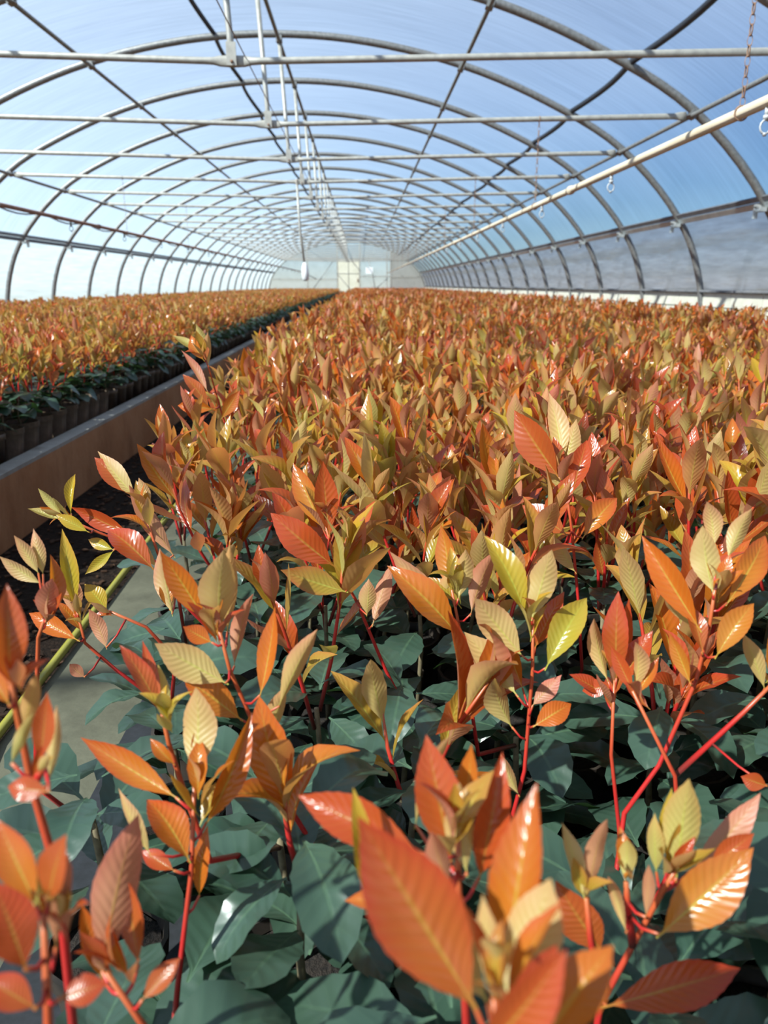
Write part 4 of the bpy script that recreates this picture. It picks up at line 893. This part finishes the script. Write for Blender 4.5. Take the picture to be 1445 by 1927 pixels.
for k, s in enumerate(spots):
    x, y, z, left = s[:4]
    if k not in single:
        low = not (left or y > 0.75 or x > 0.62)
        mass[left].append((*s[:4], low))
        continue
    d = in_frame(Vector((x, y, z + 0.36)))
    r_ = random.Random(k * 7 + 1)
    if not left and d < 0.60: spec = plant_spec(r_, left, nshoot=r_.choice((0, 1)), length=(.04, .08))
    elif not left and d < 0.76: spec = plant_spec(r_, left, nshoot=r_.choice((1, 2, 2)), length=(.08, .17))
    elif not left and d < 1.05: spec = plant_spec(r_, left, nshoot=r_.choice((2, 3, 3)), length=(.11, .21))
    else: spec = plant_spec(r_, left)
    cnt = {}
    for q in spec['shoots']:
        for key, mx in q[2]: cnt[key[0]] = cnt.get(key[0], 0) + 1
    tone = {'O': 'copper', 'T': 'olive', 'R': 'brick-red', 'Y': 'yellow-green'}[max(sorted(cnt), key=cnt.get)] if cnt else ''
    num = ('no', 'one', 'two', 'three', 'four')[len(spec['shoots'])]
    ii, jj = s[4], s[5]
    what = 'low photinia of green leaves only' if not cnt else 'photinia with %s %s shoot%s' % (num, tone, 's' if num != 'one' else '')
    if left: lb, gp = '%s, %s pot from the kerb, %s row of left bed' % (what, ordinal(ii + 1), ordinal(jj + 1)), 'photinias at the edge of the left raised bed'
    else: lb, gp = '%s, %s pot from the aisle, %s row of right bed' % (what, ordinal(ii + 1), ordinal(jj + 1)), 'photinias in the front of the right bed'
    plant_objects(x, y, z, spec, left, lb, gp)

def mass_object(name, pts, left, label):
    """all the plants farther back: points that carry copies of a dozen plants"""
    col = bpy.data.collections.new(name + '_kinds'); r_ = random.Random(91 + left)
    NV = 10
    for k in range(NV): col.objects.link(plant_joined('plant_kind_%02d' % k + ('b' if left else ''), r_, plant_spec(r_, left, nshoot=(2, 3, 3, 4, 3)[k % 5]), left))
    for k in (0, 1): col.objects.link(plant_joined('plant_kind_%02d' % (NV + k) + ('b' if left else ''), r_, plant_spec(r_, left, nshoot=k, length=(.04, .07)), left))
    me = bpy.data.meshes.new(name); me.from_pydata([p[:3] for p in pts], [], [])
    n = len(pts)
    me.attributes.new('spin', 'FLOAT', 'POINT').data.foreach_set('value', np.array([r_.uniform(0, 6.283) for _ in range(n)], np.float32))
    me.attributes.new('size', 'FLOAT', 'POINT').data.foreach_set('value', np.array([r_.uniform(.90, 1.08) for _ in range(n)], np.float32))
    me.attributes.new('which', 'INT', 'POINT').data.foreach_set('value', np.array([NV + r_.randrange(2) if p[4] else r_.randrange(NV) for p in pts], np.int32))
    ob = link(bpy.data.objects.new(name, me)); tag(ob, label, 'plants', kind='stuff')
    g = bpy.data.node_groups.new(name, 'GeometryNodeTree')
    g.interface.new_socket('Geometry', in_out='INPUT', socket_type='NodeSocketGeometry'); g.interface.new_socket('Geometry', in_out='OUTPUT', socket_type='NodeSocketGeometry')
    gi, go = g.nodes.new('NodeGroupInput'), g.nodes.new('NodeGroupOutput')
    ip = g.nodes.new('GeometryNodeInstanceOnPoints'); ci = g.nodes.new('GeometryNodeCollectionInfo')
    ci.inputs['Collection'].default_value = col; ci.inputs['Separate Children'].default_value = True; ci.inputs['Reset Children'].default_value = True
    def na(nm, typ):
        q = g.nodes.new('GeometryNodeInputNamedAttribute'); q.data_type = typ; q.inputs[0].default_value = nm; return q.outputs[0]
    cx = g.nodes.new('ShaderNodeCombineXYZ'); g.links.new(na('spin', 'FLOAT'), cx.inputs[2])
    e2r = g.nodes.new('FunctionNodeEulerToRotation'); g.links.new(cx.outputs[0], e2r.inputs[0])
    g.links.new(gi.outputs[0], ip.inputs['Points']); g.links.new(ci.outputs[0], ip.inputs['Instance'])
    ip.inputs['Pick Instance'].default_value = True; g.links.new(na('which', 'INT'), ip.inputs['Instance Index'])
    g.links.new(e2r.outputs[0], ip.inputs['Rotation']); g.links.new(na('size', 'FLOAT'), ip.inputs['Scale'])
    g.links.new(ip.outputs[0], go.inputs[0])
    md = ob.modifiers.new('plants', 'NODES'); md.node_group = g
    return ob
mass_object('photinia_field', mass[False], False, 'dense field of copper-red potted photinias filling the far part of the right bed')
mass_object('photinia_field', mass[True], True, 'dense field of copper-red potted photinias filling the left raised bed to the wall')
